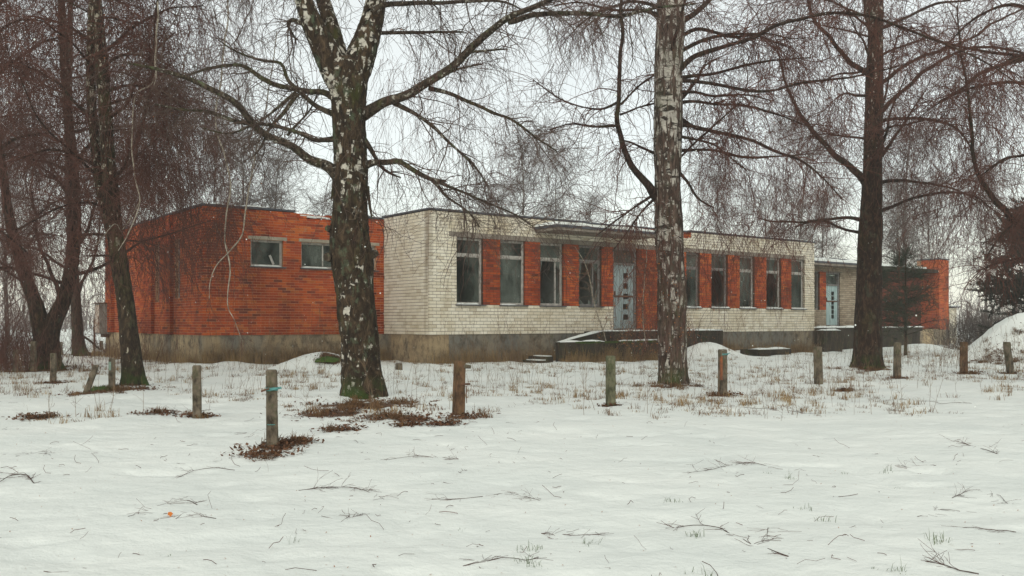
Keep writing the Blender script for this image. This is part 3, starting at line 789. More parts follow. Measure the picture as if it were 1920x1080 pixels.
for i, (a, b_) in enumerate(wins):
    fm = M['frame'] if i in (0, 1, 2, 6, 7, 8) else M['greyframe']
    if i < 4: window(Omain, RD, ND, a, b_, SILL, HEAD, fm, 0.74, snow=(0.75, 0.55, 0, 0)[i], skip_pane=i in (2, 3), mid=(None, None, 0.72, 0.7)[i],
                     label=("tall window with snow on the sill, nearest the white corner", "tall window with snow along part of its sill", "tall window with empty lower sash", "tall dark window beside the blue door, its lower pane gone")[i])
    else: window(Omain, RD, ND, a, b_, SILL, HEAD, fm, 0.72, snow=1.0, skip_pane=i in (5, 7))
for i, h in enumerate(rholes):
    window(Ored, RD, ND, h[0], h[1], h[2], h[3], M['frame'], 0, snow=(0.9, 0.6, 0.5)[i], stile=0.05, crack=i == 0, mid=None if i != 1 else 0.55)
for i, h in enumerate(sholes):
    window(Oside, SA, LN, h[0], h[1], h[2], h[3], M['greyframe'], 0.7, sill=False, stile=0.07)
window(Oanx, RD, ND, aholes[0][0], aholes[0][1], 2.3, 4.6, M['greyframe'], 0, sill=False)

def door(O, a0, a1, z0, z1, zdoor, mt, ncol=5, lbl=None):
    fr = MB(); bx = lambda m, a, n, z: m.frame_box(O, RD, ND, UP, a, n, z)
    for q in ((a0 + .003, a0 + .09), (a1 - .09, a1 - .003)): bx(fr, q, (-0.24, -0.06), (z0, z1 - .004))
    bx(fr, (a0 + .09, a1 - .09), (-0.24, -0.062), (z1 - .09, z1 - .006)); bx(fr, (a0 + .09, a1 - .09), (-0.24, -0.062), (zdoor, zdoor + .09))
    bx(fr, (a0 + .09, a1 - .09), (-0.24, -0.06), (z0 - .05, z0 + .03))
    d = fr.build("door", M['greyframe'], bld)
    if lbl: d['label'] = lbl
    pm = MB(); bx(pm, (a0 + .1, a1 - .1), (-0.20, -0.194), (zdoor + .095, z1 - .095)); pm.build("transom_pane", M['glass'], d)
    # leaf made of vertical planks
    n = 8; w = (a1 - a0 - .19) / n
    wx0 = a0 + (a1 - a0) * 0.50; wx1 = wx0 + 0.2
    ys = [z0 + 0.42 + (zdoor - z0 - 1.0) * k / (ncol - 1) for k in range(ncol)]
    rr = random.Random(3)
    for k in range(n):
        pa, pb = a0 + .095 + k * w, a0 + .095 + (k + 1) * w - .012
        o = MB()
        spans = [(z0 + .035, zdoor - .005)]
        if pb > wx0 and pa < wx1:
            spans = []; zc = z0 + .035
            for yv in ys: spans.append((zc, yv)); zc = yv + 0.24
            spans.append((zc, zdoor - .005))
        pr = rr.uniform(-.006, .006)
        for s in spans: bx(o, (pa, pb), (-0.16 + pr, -0.12 + pr), s)
        o.build("plank", mt, d)
    o = MB(); bx(o, (a0 + .12, a1 - .12), (-0.119, -0.10), (z0 + 1.42, z0 + 1.5)); bx(o, (a0 + .13, a0 + .2), (-0.118, -0.06), (z0 + 1.5, z0 + 1.68)); o.build("latch_bar", M['rust'], d)
    return d
door(Omain, TD0, TD1, DOORZ, 4.86, 4.1, M['door'], 5, "faded grey blue plank door with a column of small square openings")
door(Oanx, aholes[1][0], aholes[1][1], 1.36, 4.55, 3.75, M['door2'], 6, "pale teal plank door at the far terrace")

# canopies
def canopy(t0, t1, n0, n1, z0, z1, snow, name="canopy", mt=None, rounded=True):
    mb = MB(); tbox(mb, (t0, t1), (n0, n1), (z0, z1)); c = mb.build(name, mt or M['grey_conc'], bld)
    mb = MB(); tbox(mb, (t0 - 0.05, t1 + 0.03), (n0, n1 + 0.05), (z1 + .003, z1 + 0.10)); mb.build("roof_felt", M['flash'], c)
    nx, ny = 46, 6; xs = np.linspace(t0 - 0.02, t1, nx); ys = np.linspace(n1 + 0.03, n0, ny)
    V = np.zeros((nx, ny, 3)); p = np.stack(np.meshgrid(xs, ys, indexing='ij') + [np.zeros((nx, ny))], -1)
    hh = snow * (0.75 + 0.45 * fbm(p * 1.3, 3, 50)); hh[0] = hh[-1] = 0.01; hh[:, 0] *= 0.75
    for i in range(nx):
        for j in range(ny): V[i, j] = W(xs[i], ys[j], z1 + 0.104 + hh[i, j])
    skirt = np.array([W(x, n1 + 0.035, z1 + 0.103) for x in xs])
    mb = MB(); k = (np.arange(nx - 1)[:, None] * ny + np.arange(ny - 1)[None, :])
    mb.add(V, np.stack([k, k + ny, k + ny + 1, k + 1], -1).reshape(-1, 4))
    s2 = np.concatenate([skirt, V[:, 0]]); k = np.arange(nx - 1)
    mb.add(s2, np.stack([k, k + 1, k + nx + 1, k + nx], -1)); mb.build("canopy_snow", M['snow_cap'], c, smooth=True)
    return c
tc0 = t_at(1002, 0.0)
canopy(tc0, t_at(1238, 1.5), 0.012, 1.5, 5.25, 5.36, 0.17)
canopy(TR + 0.01, t_at(1642, NANX + 1.0), NANX + 0.012, NANX + 1.0, 4.86, 4.98, 0.24)
mb = MB(); tbox(mb, (T_TAN + 0.3, TP0 - 0.01), (NRB + 0.012, NANX - 0.05), (4.92, 5.14)); cb = mb.build("canopy", M['dark_conc'], bld)
mb = MB(); tbox(mb, (T_TAN + 0.3, TP0 - 1.5), (NRB + 0.02, NANX - 0.07), (5.144, 5.26)); mb.build("canopy_snow", M['snow_cap'], cb)
# parapet line behind the annex canopy
mb = MB(); tbox(mb, (TR + 0.02, T_TAN), (NANX - 0.5, NANX - 0.1), (5.34, 5.42)); mb.build("parapet_flashing", M['flash'], bld)
# vents
mb = MB(); tbox(mb, (t_at(1127), t_at(1133)), (-0.05, 0.03), (5.60, 5.76)); mb.build("vent", M['flash'], bld)

# front terrace: slab, cheek walls with snow, steps
def snow_strip(pts, w, h, parent, seed=0):
    """snow lying on a wall top: pts list of world xyz (centre of the top), w width"""
    pts = np.array(pts, float); n = max(6, int(np.linalg.norm(pts[-1] - pts[0]) / 0.25))
    s = np.linspace(0, 1, n); cc = pts[0] + (pts[-1] - pts[0]) * s[:, None]
    d = nrm((pts[-1] - pts[0]) * [1, 1, 0]); sd_ = np.array([-d[1], d[0], 0])
    hh = h * (0.7 + 0.6 * vnoise(cc * 2.2, seed)); hh[0] = hh[-1] = h * 0.15
    prof = [(-0.5, 0.0), (-0.5, 0.55), (-0.25, 1.0), (0.25, 1.0), (0.5, 0.55), (0.5, 0.0)]
    V = np.array([[cc[i] + sd_ * w * a + UP * (0.003 + hh[i] * b_) for a, b_ in prof] for i in range(n)])
    k = np.arange(n - 1)[:, None] * 6 + np.arange(5)[None, :]
    mb = MB().add(V, np.stack([k, k + 1, k + 7, k + 6], -1).reshape(-1, 4))
    return mb.build("wall_snow", M['snow_cap'], parent, smooth=True)
for k_, (q0, q1) in enumerate(((846, 872), (884, 902), (938, 1000), (1040, 1075), (1296, 1345), (1352, 1420), (1440, 1515))):
    roof_edge_snow(Omain, RD, ND, t_at(q0), t_at(q1), ZT + .09, k_).name = "roof_edge_snow"
for k_, (q0, q1) in enumerate(((398, 440), (452, 500), (664, 700))):
    roof_edge_snow(Ored, RD, ND, ra(q0), ra(q1), ZT + .055, 20 + k_).name = "roof_edge_snow"
FT = empty("front_terrace", W(t_at(1120), 1.5, 0), "dark mossy concrete terrace with snow-lined low walls before the blue door", "terrace")
Ya = 35.2
A_ = P(1049, 640, Ya); A_[2] = 0.84
nA = float((A_ - C1) @ ND); tA = float((A_ - C1) @ RD)
tF1 = t_at(1243, nA)
mb = MB(); tbox(mb, (tA, tF1), (nA - 0.22, nA), (-0.3, 0.80)); lw = mb.build("low_wall", M['dark_conc'], FT)
mb = MB()
for i in range(60):    # ridge of moss along the top edge
    a = random.uniform(tA + 0.8, tF1 - 0.1); tbox(mb, (a, a + random.uniform(.05, .22)), (nA - 0.03, nA + 0.012), (0.76 - 0.03 * random.random(), 0.812 + 0.012 * random.random()))
tag(mb.build("moss", M['moss'], lw), kind='stuff')
snow_strip([W(tA + 0.03, nA - 0.11, 0.80), W(t_at(1135, nA), nA - 0.11, 0.80)], 0.21, 0.085, lw, 1)
snow_strip([W(t_at(1162, nA), nA - 0.11, 0.80), W(tF1, nA - 0.11, 0.80)], 0.21, 0.07, lw, 2)
# sloping cheek wall back to the terrace level
n2 = 1.12; t2 = t_at(1128, n2)
mb = MB()
p0 = W(tA + 0.11, nA - 0.22, 0); p1 = W(t2, n2, 0); dcw = nrm(p1 - p0); sw = np.array([-dcw[1], dcw[0], 0]) * 0.11
L_ = np.linalg.norm(p1 - p0)
V = [p0 - sw - UP * .3, p0 + sw - UP * .3, p1 + sw - UP * .3, p1 - sw - UP * .3, p0 - sw + UP * .80, p0 + sw + UP * .80, p1 + sw + UP * 1.2, p1 - sw + UP * 1.2]
mb.add(V, [(0, 3, 2, 1), (4, 5, 6, 7), (0, 1, 5, 4), (2, 3, 7, 6), (1, 2, 6, 5), (3, 0, 4, 7)])
cw = mb.build("cheek_wall", M['dark_conc'], FT)
snow_strip([p0 + UP * .80, p1 + UP * 1.2], 0.21, 0.08, cw, 3)
mb = MB(); tbox(mb, (t2, t_at(1356, 1.14)), (0.02, 1.14), (0.95, 1.19)); tbox(mb, (t2, t_at(1356, 1.14)), (0.94, 1.13), (-0.3, 0.948)); slab = mb.build("terrace_slab", M['dark_conc'], FT)
snow_strip([W(t2 + .05, .98, 1.19), W(t_at(1236, 1.), .98, 1.19)], 0.32, 0.08, slab, 4)
snow_strip([W(t_at(1240, 1.), .98, 1.19), W(t_at(1356, 1.), .98, 1.19)], 0.32, 0.1, slab, 5)
for k in range(2):
    mb = MB(); zz_ = 0.10 + 0.15 * k
    tq = tA - 0.7 + 0.35 * k
    tbox(mb, (tq, tA - 0.03), (nA - 1.5, nA - 0.35 - 0.003 * k), (-0.2, zz_)); st = mb.build("step", M['dark_conc'], FT)
    mb = MB(); tbox(mb, (tq + 0.02, tA - 0.05), (nA - 1.2, nA - 0.4), (zz_ + .003, zz_ + .035)); mb.build("step_snow", M['snow_cap'], st)
# far terrace before the annex
BT = empty("far_terrace", W(t_at(1590, -1.0), -1.0, 0), "raised concrete platform with snow edge in front of the teal door", "terrace")
tb0 = t_at(1527, 0.6)
mb = MB(); tbox(mb, (TR + 0.05, t_at(1730, NANX + 1.2)), (NANX + 0.02, NANX + 1.2), (1.0, 1.24)); tbox(mb, (TR + 0.05, t_at(1725, NANX + 1.2)), (NANX + 0.9, NANX + 1.19), (-0.3, 0.998)); s_ = mb.build("terrace_slab", M['dark_conc'], BT)
snow_strip([W(TR + 0.1, NANX + 1.05, 1.24), W(t_at(1640, NANX + 1), NANX + 1.05, 1.24)], 0.4, 0.12, s_, 7)
snow_strip([W(t_at(1648, NANX + 1), NANX + 1.05, 1.24), W(t_at(1728, NANX + 1), NANX + 1.05, 1.24)], 0.3, 0.07, s_, 8)
mb = MB(); tbox(mb, (TR - 0.1, TR + 1.5), (NANX + 1.22, 0.7), (-0.3, 1.12)); s2_ = mb.build("landing_block", M['dark_conc'], BT)
snow_strip([W(TR - 0.08, 0.4, 1.12), W(TR + 1.45, 0.4, 1.12)], 0.5, 0.1, s2_, 9)
# small low slab with snow below the right windows
mb = MB(); p_ = P(1445, 645, 41.5)
lsb = MB(); tt, nn_ = float((p_ - C1) @ RD), float((p_ - C1) @ ND)
tbox(lsb, (tt - 0.9, tt + 1.5), (nn_ - 1.0, nn_), (0.1, 0.34)); ls = lsb.build("low_concrete_slab", M['dark_conc'], loc=W(tt, nn_, 0))
tag(ls, "low concrete slab half under snow below the right-hand windows", "concrete slab")
snow_strip([W(tt - 0.85, nn_ - 0.3, 0.34), W(tt + 1.45, nn_ - 0.3, 0.34)], 0.6, 0.1, ls, 11)

# shed at the far right
shed = empty("small_shed", P(1792, 640, 58) * [1, 1, 0], "small white brick shed with snowy roof beside the red end pier", "shed")
so = W(t_at(1780, NANX - 1.8), NANX - 1.8, 0); so[2] = 0
sA = RD; ALLB2 = []
mb = MB(); wall_core(mb, so, RD, ND, 0, 1.05, -0.2, 2.62, [], thick=2.0); sw_ = mb.build("wall", M['white_mortar'], shed)
mb = MB(); k = 0; z = 0.0
while z < 2.55:
    s = -(k % 2) * 0.13
    while s < 1.05:
        a_, b2 = max(s, 0), min(s + 0.25, 1.05)
        if b2 - a_ > 0.03: mb.frame_box(so, RD, ND, UP, (a_, b2), (-0.08, 0.002 * random.random()), (z, z + 0.088))
        s += 0.261
    z += 0.1; k += 1
tag(mb.build("brickwork", M['white_brick'], sw_), kind='stuff')
mb = MB(); mb.frame_box(so, RD, ND, UP, (-0.1, 1.3), (-2.1, 0.2), (2.63, 2.71)); rf = mb.build("roof", M['flash'], shed)
mb = MB(); mb.frame_box(so, RD, ND, UP, (-0.08, 1.28), (-2.08, 0.17), (2.714, 2.79)); mb.build("roof_snow", M['snow_cap'], rf)

# meter cabinet on the left end of the red wing
a0 = sd(212)
cabp = Oside + SA * (SL - 0.15) + LN * 0.02
cab = empty("meter_cabinet", cabp, "grey rusting metal cabinet hung on the far left end of the red wall", "metal cabinet")
def cbx(nm, a, n, z, mt, par=None):
    mb = MB(); mb.frame_box(Oside, SA, LN, UP, a, n, z); return mb.build(nm, mt, par or cab)
ca = SL - 0.95
body = cbx("body", (ca, SL + 0.05), (0.02, 0.45), (1.02, 2.45), M['cabinet'])
dr = cbx("door", (ca + .08, SL - .05), (0.455, 0.475), (1.08, 2.38), M['white_flake'])
cbx("latch", (ca + .12, ca + .17), (0.478, 0.50), (1.7, 1.85), M['rust'], dr)
cbx("top_cap", (ca - .06, SL + .1), (0.02, 0.52), (2.455, 2.50), M['rust'])
cbx("pipe", (ca + .2, ca + .27), (0.03, 0.1), (2.505, 4.6), M['rust'])
cbx("bracket", (ca + .2, SL - .2), (0.02, 0.25), (0.86, 1.015), M['rust'])

# ------------------------------------------------------------------ trees
def catmull(pts, n_per):
    pts = np.asarray(pts, float)
    if len(pts) == 2: pts = np.stack([pts[0], (pts[0] + pts[1]) / 2, pts[1]])
    q = np.vstack([2 * pts[0] - pts[1], pts, 2 * pts[-1] - pts[-2]])
    out = []
    for i in range(1, len(q) - 2):
        seg = np.linalg.norm(q[i + 1, :3] - q[i, :3]); n = max(2, int(seg * n_per))
        t = np.linspace(0, 1, n, endpoint=False)[:, None]
        a, b_, c, d = q[i - 1], q[i], q[i + 1], q[i + 2]
        out.append(0.5 * ((2 * b_) + (-a + c) * t + (2 * a - 5 * b_ + 4 * c - d) * t ** 2 + (-a + 3 * b_ - 3 * c + d) * t ** 3))
    out.append(pts[-1:]); o = np.vstack(out)
    if o.shape[1] > 3: o[:, 3] = np.maximum(o[:, 3], 0.002)
    return o
def px_path(pts, Y, dY=0.0):
    """pts: (px, py, radius px [,extra depth]); dY: depth gained along the path"""
    out = []; n = len(pts)
    for i, p in enumerate(pts):
        yy = Y + dY * (i / max(1, n - 1)) ** 1.2 + (p[3] if len(p) > 3 else 0)
        w = P(p[0], p[1], yy); out.append([*w, p[2] / FPX * yy])
    return np.array(out)

def bark_tube(path, per_m, sides, rough=0.0, rscale=(12, 12, 3.2), lump=0.0, flare=None, seed=0, wig=0.0):
    """path (K,4) control points -> displaced tube as MB arrays"""
    d = catmull(path, per_m); pts, r = d[:, :3].copy(), d[:, 3]
    if wig: pts += wig * r[:, None] * np.stack([vnoise(pts * 2.0, seed + 1), vnoise(pts * 2.0, seed + 2), 0.5 * vnoise(pts * 2.0, seed + 3)], -1)
    K = len(pts)
    t = np.gradient(pts, axis=0); t = nrm(t)
    ref = np.array([0.2, 1.0, 0.1]) if abs(nrm(pts[-1] - pts[0])[1]) < 0.8 else np.array([1.0, 0, 0.1])
    u = nrm(np.cross(t, ref)); w = np.cross(t, u)
    a = np.arange(sides) / sides * 2 * math.pi
    dirn = u[:, None] * np.cos(a)[None, :, None] + w[:, None] * np.sin(a)[None, :, None]
    rr_ = np.repeat(r[:, None], sides, 1)
    if flare:
        zb = pts[:, 2:3] - flare[0]
        lob = 0.5 + 0.5 * np.cos(a[None] * 5 + 1.3 * seed + 0.8 * np.sin(2 * a[None]))
        rr_ = rr_ * (1 + flare[1] * lob * np.exp(-np.maximum(zb, 0) / flare[2]))
    V = pts[:, None] + dirn * rr_[..., None]
    if rough or lump:
        n1 = 1 - 2 * np.abs(fbm(V * np.array(rscale), 3, seed + 11))
        n2_ = vnoise(V * 1.7, seed + 31)
        fine = vnoise(V * np.array(rscale) * 3.1, seed + 44)
        V = V + dirn * ((rough * (n1 - 0.3) + 0.35 * rough * fine + lump * n2_) * np.clip(rr_ / max(r.max(), 1e-6), 0.25, 1))[..., None]
    k = np.arange(K - 1)[:, None]; s = np.arange(sides)[None, :]; s2 = (s + 1) % sides
    q = np.stack([k * sides + s, k * sides + s2, (k + 1) * sides + s2, (k + 1) * sides + s], -1).reshape(-1, 4)
    # cap
    V = V.reshape(-1, 3)
    return V, q, d

def grow(S, D, L, K, grav, wob, rng, curl=0.0):
    N = len(S); out = np.empty((N, K, 3)); out[:, 0] = S
    d = nrm(D); st = (L / (K - 1))[:, None]; g_ = np.array([0, 0, -1.0]); cv = rng.normal(0, curl, (N, 3))
    for k in range(1, K):
        d = nrm(d + g_ * (grav if np.isscalar(grav) else grav[:, None]) + rng.normal(0, wob, (N, 3)) + cv)
        out[:, k] = out[:, k - 1] + d * st
    return out

def in_frame_w(p):
    """how much a point matters: 1 near the view, less far outside it"""
    y_ = np.maximum(p[:, 1], 1); px = 960 + FPX * p[:, 0] / y_; py = HZ - FPX * (p[:, 2] - CAMZ) / y_
    ox = np.maximum(np.maximum(-px - 30, px - 1950), 0) / 260.0; oy = np.maximum(-py - 60, 0) / 220.0
    return np.clip(np.exp(-ox - oy), 0.03, 1)

def crown(limbs, rng, nA, nB, nC, la=(0.7, 2.4), lb=(0.6, 1.8), lc=(0.12, 0.5), ra_=(0.012, 0.004), rb=0.0042, gravA=0.10, gravB=0.34, zmin=0.9, up=0.15, weight=True, KB=7, direct=0.35):
    """limbs: list of dense (K,4). returns MB with branches, weeping strands and twiglets"""
    rb = rb * 1.12; pts = []; tan = []; rad = []
    for l in limbs:
        seg = np.linalg.norm(np.diff(l[:, :3], axis=0), axis=1); n = max(2, int(seg.sum() * 30))
        s = np.concatenate([[0], np.cumsum(seg)]); q = np.linspace(s[-1] * 0.12, s[-1], n)
        c = np.stack([np.interp(q, s, l[:, i]) for i in range(4)], -1); tt_ = nrm(np.gradient(c[:, :3], axis=0))
        pts.append(c[:, :3]); tan.append(tt_); rad.append(c[:, 3])
    pts = np.vstack(pts); tan = np.vstack(tan); rad = np.concatenate(rad)
    w = 1.0 / (0.03 + rad) * (in_frame_w(pts) if weight else 1.0); w = w / w.sum()
    mb = MB()
    i = rng.choice(len(pts), nA, p=w)
    rd = nrm(rng.normal(0, 1, (nA, 3))); D = nrm(rd + tan[i] * 0.8 + np.array([0, 0, up]))
    LA = rng.uniform(*la, nA); KA = 9
    A = grow(pts[i], D, LA, KA, gravA, 0.22, rng, 0.06)
    r0 = np.minimum(rad[i] * 0.6, ra_[0] * rng.uniform(0.6, 1.3, nA))
    RA = r0[:, None] * np.linspace(1, 0.28, KA)[None]
    mb.tubes(A, np.maximum(RA, 0.003), 4)
    # strands
    nd = int(nB * direct); mm = (nB - nd) * 3; j = rng.integers(0, nA, mm); cl = 0.75 * vnoise(A[j, KA // 2] * 0.8, 3) + 0.45 * vnoise(A[j, KA // 2] * 2.2, 8) + rng.normal(0, .22, mm) + 0.5 * _hash(j, j * 0, j * 0, 5)
    j = j[np.argsort(-cl)[:nB - nd]]; f = rng.uniform(0.12, 1, nB - nd) * (KA - 1); k0 = np.minimum(f.astype(int), KA - 2); fr = (f - k0)[:, None]
    S1 = A[j, k0] * (1 - fr) + A[j, k0 + 1] * fr; T1 = nrm(A[j, k0 + 1] - A[j, k0])
    i2 = rng.choice(len(pts), nd, p=w); S = np.vstack([S1, pts[i2]]); T = np.vstack([T1, tan[i2]])
    D = nrm(T * 0.7 + rng.normal(0, 0.6, S.shape) + np.array([0, 0, -0.1]))
    L = rng.uniform(*lb, nB) * (0.6 + 0.8 * rng.random(nB))
    L = np.minimum(L, np.maximum(S[:, 2] - zmin, 0.25))
    B = grow(S, D, L, KB, gravB * rng.uniform(0.2, 1.5, nB), 0.25, rng, 0.07)
    RB = (rb * rng.uniform(0.7, 1.25, nB))[:, None] * np.linspace(1, 0.5, KB)[None]
    mb.tubes(B, RB, 3)
    j = rng.integers(0, nB, nC); f = rng.uniform(0.1, 0.98, nC) * (KB - 1); k0 = np.minimum(f.astype(int), KB - 2); fr = (f - k0)[:, None]
    S = B[j, k0] * (1 - fr) + B[j, k0 + 1] * fr; T = nrm(B[j, k0 + 1] - B[j, k0])
    D = nrm(T + rng.normal(0, 0.55, S.shape)); Cc = grow(S, D, rng.uniform(*lc, nC), 3, 0.1, 0.2, rng)
    RC = np.repeat((rb * 0.68 * rng.uniform(0.8, 1.2, nC))[:, None], 3, 1) * np.array([[1, 0.85, 0.6]])
    mb.tubes(Cc, RC, 3)
    return mb, B

def leaves_on(mb, S, rng, n, size=0.05):
    i = rng.integers(0, len(S), n); c = S[i] + rng.normal(0, 0.02, (n, 3))
    a = nrm(rng.normal(0, 1, (n, 3))) * size * rng.uniform(.6, 1.3, (n, 1)); b_ = nrm(np.cross(a, rng.normal(0, 1, (n, 3)))) * size * 0.45
    V = np.stack([c, c + a * .5 + b_ - UP * .004, c + a, c + a * .5 - b_], 1)
    mb.add(V, np.arange(n * 4).reshape(-1, 4))

def auto_limbs(spine, n, rng, lmin, lmax, z0, z1, out_up=0.6, droop=0.06, r_frac=0.35, K=9):
    s = spine[(spine[:, 2] > z0) & (spine[:, 2] < z1)]; i = rng.integers(0, len(s), n)
    a = rng.uniform(0, 2 * math.pi, n); D = np.stack([np.cos(a), np.sin(a), np.full(n, out_up) * rng.uniform(0.5, 1.4, n)], -1)
    L = rng.uniform(lmin, lmax, n)
    G = grow(s[i, :3], D, L, K, droop, 0.13, rng, 0.03)
    R = (np.minimum(s[i, 3] * r_frac, 0.07) * rng.uniform(.6, 1.1, n))[:, None] * np.linspace(1, 0.15, K)[None]
    return [np.concatenate([G[k], R[k][:, None]], 1) for k in range(n)]

def make_tree(name, label, base_px, D, trunk, stems, limbs, bark, limbmat, twig, rng, nA, nB, nC, auto=0, auto_z=(3, 9), auto_len=(1.5, 4), rough=0.02, lump=0.02, sides=40, per_m=22, flare=0.35, group='bare trees among the fence posts', cat='birch tree', weight=True, ckw=None, auto_kw=None, snow=False, limb_k=0.62, trunk_k=0.94):
    path = px_path(trunk, D); path[:, 3] *= trunk_k
    bx_, by_ = path[0, 0], path[0, 1]; z0 = gz(bx_, by_)
    root = empty(name, (bx_, by_, z0), label, cat, group)
    path[0, 2] = min(path[0, 2], z0 - 0.12)
    V, q, dense = bark_tube(path, per_m, sides, rough, lump=lump, flare=(z0, flare, 0.32), seed=int(D * 10) % 97, wig=0.0)
    mb = MB().add(V, q); tops = [dense]
    for s in stems:
        sp = px_path(s[0], D, s[1]); V, q, dn = bark_tube(sp, per_m * 0.8, max(14, sides // 2), rough * 0.6, lump=lump * 0.8, seed=5)
        mb.add(V, q); tops.append(dn)
    tr = mb.build("trunk", bark, root, smooth=True)
    L = [t[int(len(t) * 0.55):] for t in tops]
    for l in limbs:
        lp = px_path(l[0], D, l[1]); lp[:, 3] *= limb_k * np.linspace(1.0, 0.85, len(lp)); V, q, dn = bark_tube(lp, 14, 9, 0.006, lump=0.006, seed=9, wig=1.2)
        MB().add(V, q).build("limb", limbmat, root, smooth=True); L.append(dn)
    if auto:
        al = auto_limbs(np.vstack(tops), auto, rng, auto_len[0], auto_len[1], auto_z[0], auto_z[1], **(auto_kw or {}))
        for a in al:
            V, q, dn = bark_tube(a, 6, 6); MB().add(V, q).build("limb", limbmat, root, smooth=True); L.append(a)
    cm, B = crown(L, rng, nA, nB, nC, weight=weight, **(ckw or {}))
    cr = cm.build("crown", twig, root)
    return root, L, B

Y1 = 18.7
t1_trunk = [(684, 765, 44), (683, 735, 41), (679, 700, 37), (675, 650, 37), (671, 600, 38), (666, 550, 37), (661, 500, 39), (655, 450, 37), (656, 400, 34), (657, 330, 33), (656, 260, 32), (655, 200, 33), (652, 160, 36), (648, 128, 36), (646, 112, 28)]
t1_stems = [([(640, 165, 22), (622, 120, 26), (600, 75, 23), (580, 30, 19), (562, -20, 16), (530, -100, 14), (500, -220, 10), (470, -380, 5)], -0.8),
            ([(645, 140, 16, .15), (632, 90, 15, .2), (618, 40, 13, .25), (603, -10, 11, .3), (585, -90, 9, .4), (560, -240, 5, .5)], 0.8),
            ([(662, 165, 24), (672, 120, 27), (690, 65, 23), (703, 10, 19), (712, -80, 16), (722, -220, 12), (715, -380, 5)], 0.6)]
t1_limbs = [([(632, 335, 16), (612, 312, 13), (590, 300, 11), (550, 278, 9.5), (500, 250, 9), (450, 205, 8.5), (400, 170, 7.5), (350, 145, 6), (300, 130, 5), (240, 118, 3)], -1.5),
            ([(478, 232, 5), (440, 228, 5), (390, 210, 4), (340, 205, 3), (290, 195, 2)], -0.6),
            ([(635, 184, 10), (605, 172, 7), (570, 170, 6.5), (530, 162, 6), (490, 145, 6), (455, 123, 5), (400, 128, 4), (350, 142, 2.5)], 0.8),
            ([(635, 214, 9), (610, 206, 6.5), (590, 195, 5.5), (560, 170, 5), (540, 150, 4.5), (525, 118, 4), (490, 112, 3.5), (440, 95, 2.5), (410, 75, 1.6)], 0.5),
            ([(635, 263, 8), (610, 263, 6), (590, 262, 5.5), (550, 245, 5), (500, 232, 4.5), (470, 235, 3.5), (430, 250, 2.5), (380, 240, 1.6)], -1.0),
            ([(560, 175, 4.5), (530, 212, 4), (505, 240, 3.5), (490, 275, 2.5), (470, 300, 1.6)], 0.4),
            ([(556, 173, 4), (520, 200, 3.2), (485, 228, 2.5), (455, 240, 1.8)], 0.5),
            ([(540, 255, 3, .2), (565, 225, 2.4, .3), (585, 200, 2, .4), (600, 160, 1.5, .5)], 0),
            ([(676, 216, 17), (698, 204, 14), (725, 191, 11.5), (760, 180, 11), (800, 160, 10.5), (850, 125, 10), (890, 85, 9.5), (930, 50, 8.5), (960, 30, 8), (1000, 14, 7), (1045, -8, 6), (1110, -50, 4.5), (1200, -120, 2)], -1.2),
            ([(955, 40, 7), (1010, 30, 6), (1060, 25, 5.5), (1120, 27, 5), (1170, 27, 4.5), (1235, 13, 3.5), (1300, 8, 2)], -2.2),
            ([(680, 64, 8), (700, 62, 5.5), (730, 62, 4.5), (800, 60, 4), (870, 60, 2.5)], 1.0),
            ([(695, 22, 9), (712, 12, 7), (740, 8, 6), (800, 5, 5), (900, 2, 4), (950, 4, 3), (985, 22, 2)], 1.2),
            ([(735, 192, 6), (790, 222, 4.5), (830, 255, 4), (880, 300, 3), (910, 340, 1.8)], -0.8),
            ([(808, 165, 5.5), (860, 180, 4.2), (920, 210, 3.8), (960, 225, 3.2), (1000, 255, 3), (1045, 285, 1.8)], -1.0),
            ([(676, 316, 11), (697, 306, 8), (720, 302, 7), (745, 302, 6.5), (775, 320, 6), (810, 338, 5.5), (836, 340, 4)], -0.6),
            ([(812, 340, 5), (840, 370, 3.2), (880, 400, 2.4), (900, 425, 1.5)], -0.7),
            ([(815, 340, 4.5), (860, 358, 3.2), (910, 378, 2.8), (960, 400, 2.2), (1000, 425, 1.5)], -1.0),
            ([(678, 262, 7), (697, 285, 5), (715, 312, 4), (735, 326, 3), (752, 333, 2)], 0.4),
            ([(878, 98, 4), (910, 95, 3.2), (950, 92, 2)], 0.3), ([(835, 140, 3.5), (860, 130, 3), (905, 120, 2)], 0.3), ([(690, 350, 3), (694, 380, 3), (697, 410, 2)], -.1),
            ([(626, 310, 4), (624, 350, 3.5), (621, 375, 2)], -.1)]
rng = np.random.default_rng(1)
T1, L1_, B1_ = make_tree("birch_tree", "huge lichen-covered old birch with forked white stems, nearest of the trees", None, Y1, t1_trunk, t1_stems, t1_limbs, M['bark1'], M['limb'], M['twig_light'], rng, 500, 2300, 5000, auto=6, auto_z=(7, 12), auto_len=(2, 4), rough=0.035, lump=0.03, sides=72, per_m=30, flare=0.16, limb_k=0.8, ckw=dict(lb=(0.4, 1.3), rb=0.0042, zmin=2.0, gravB=0.15, la=(0.5, 2.0)))
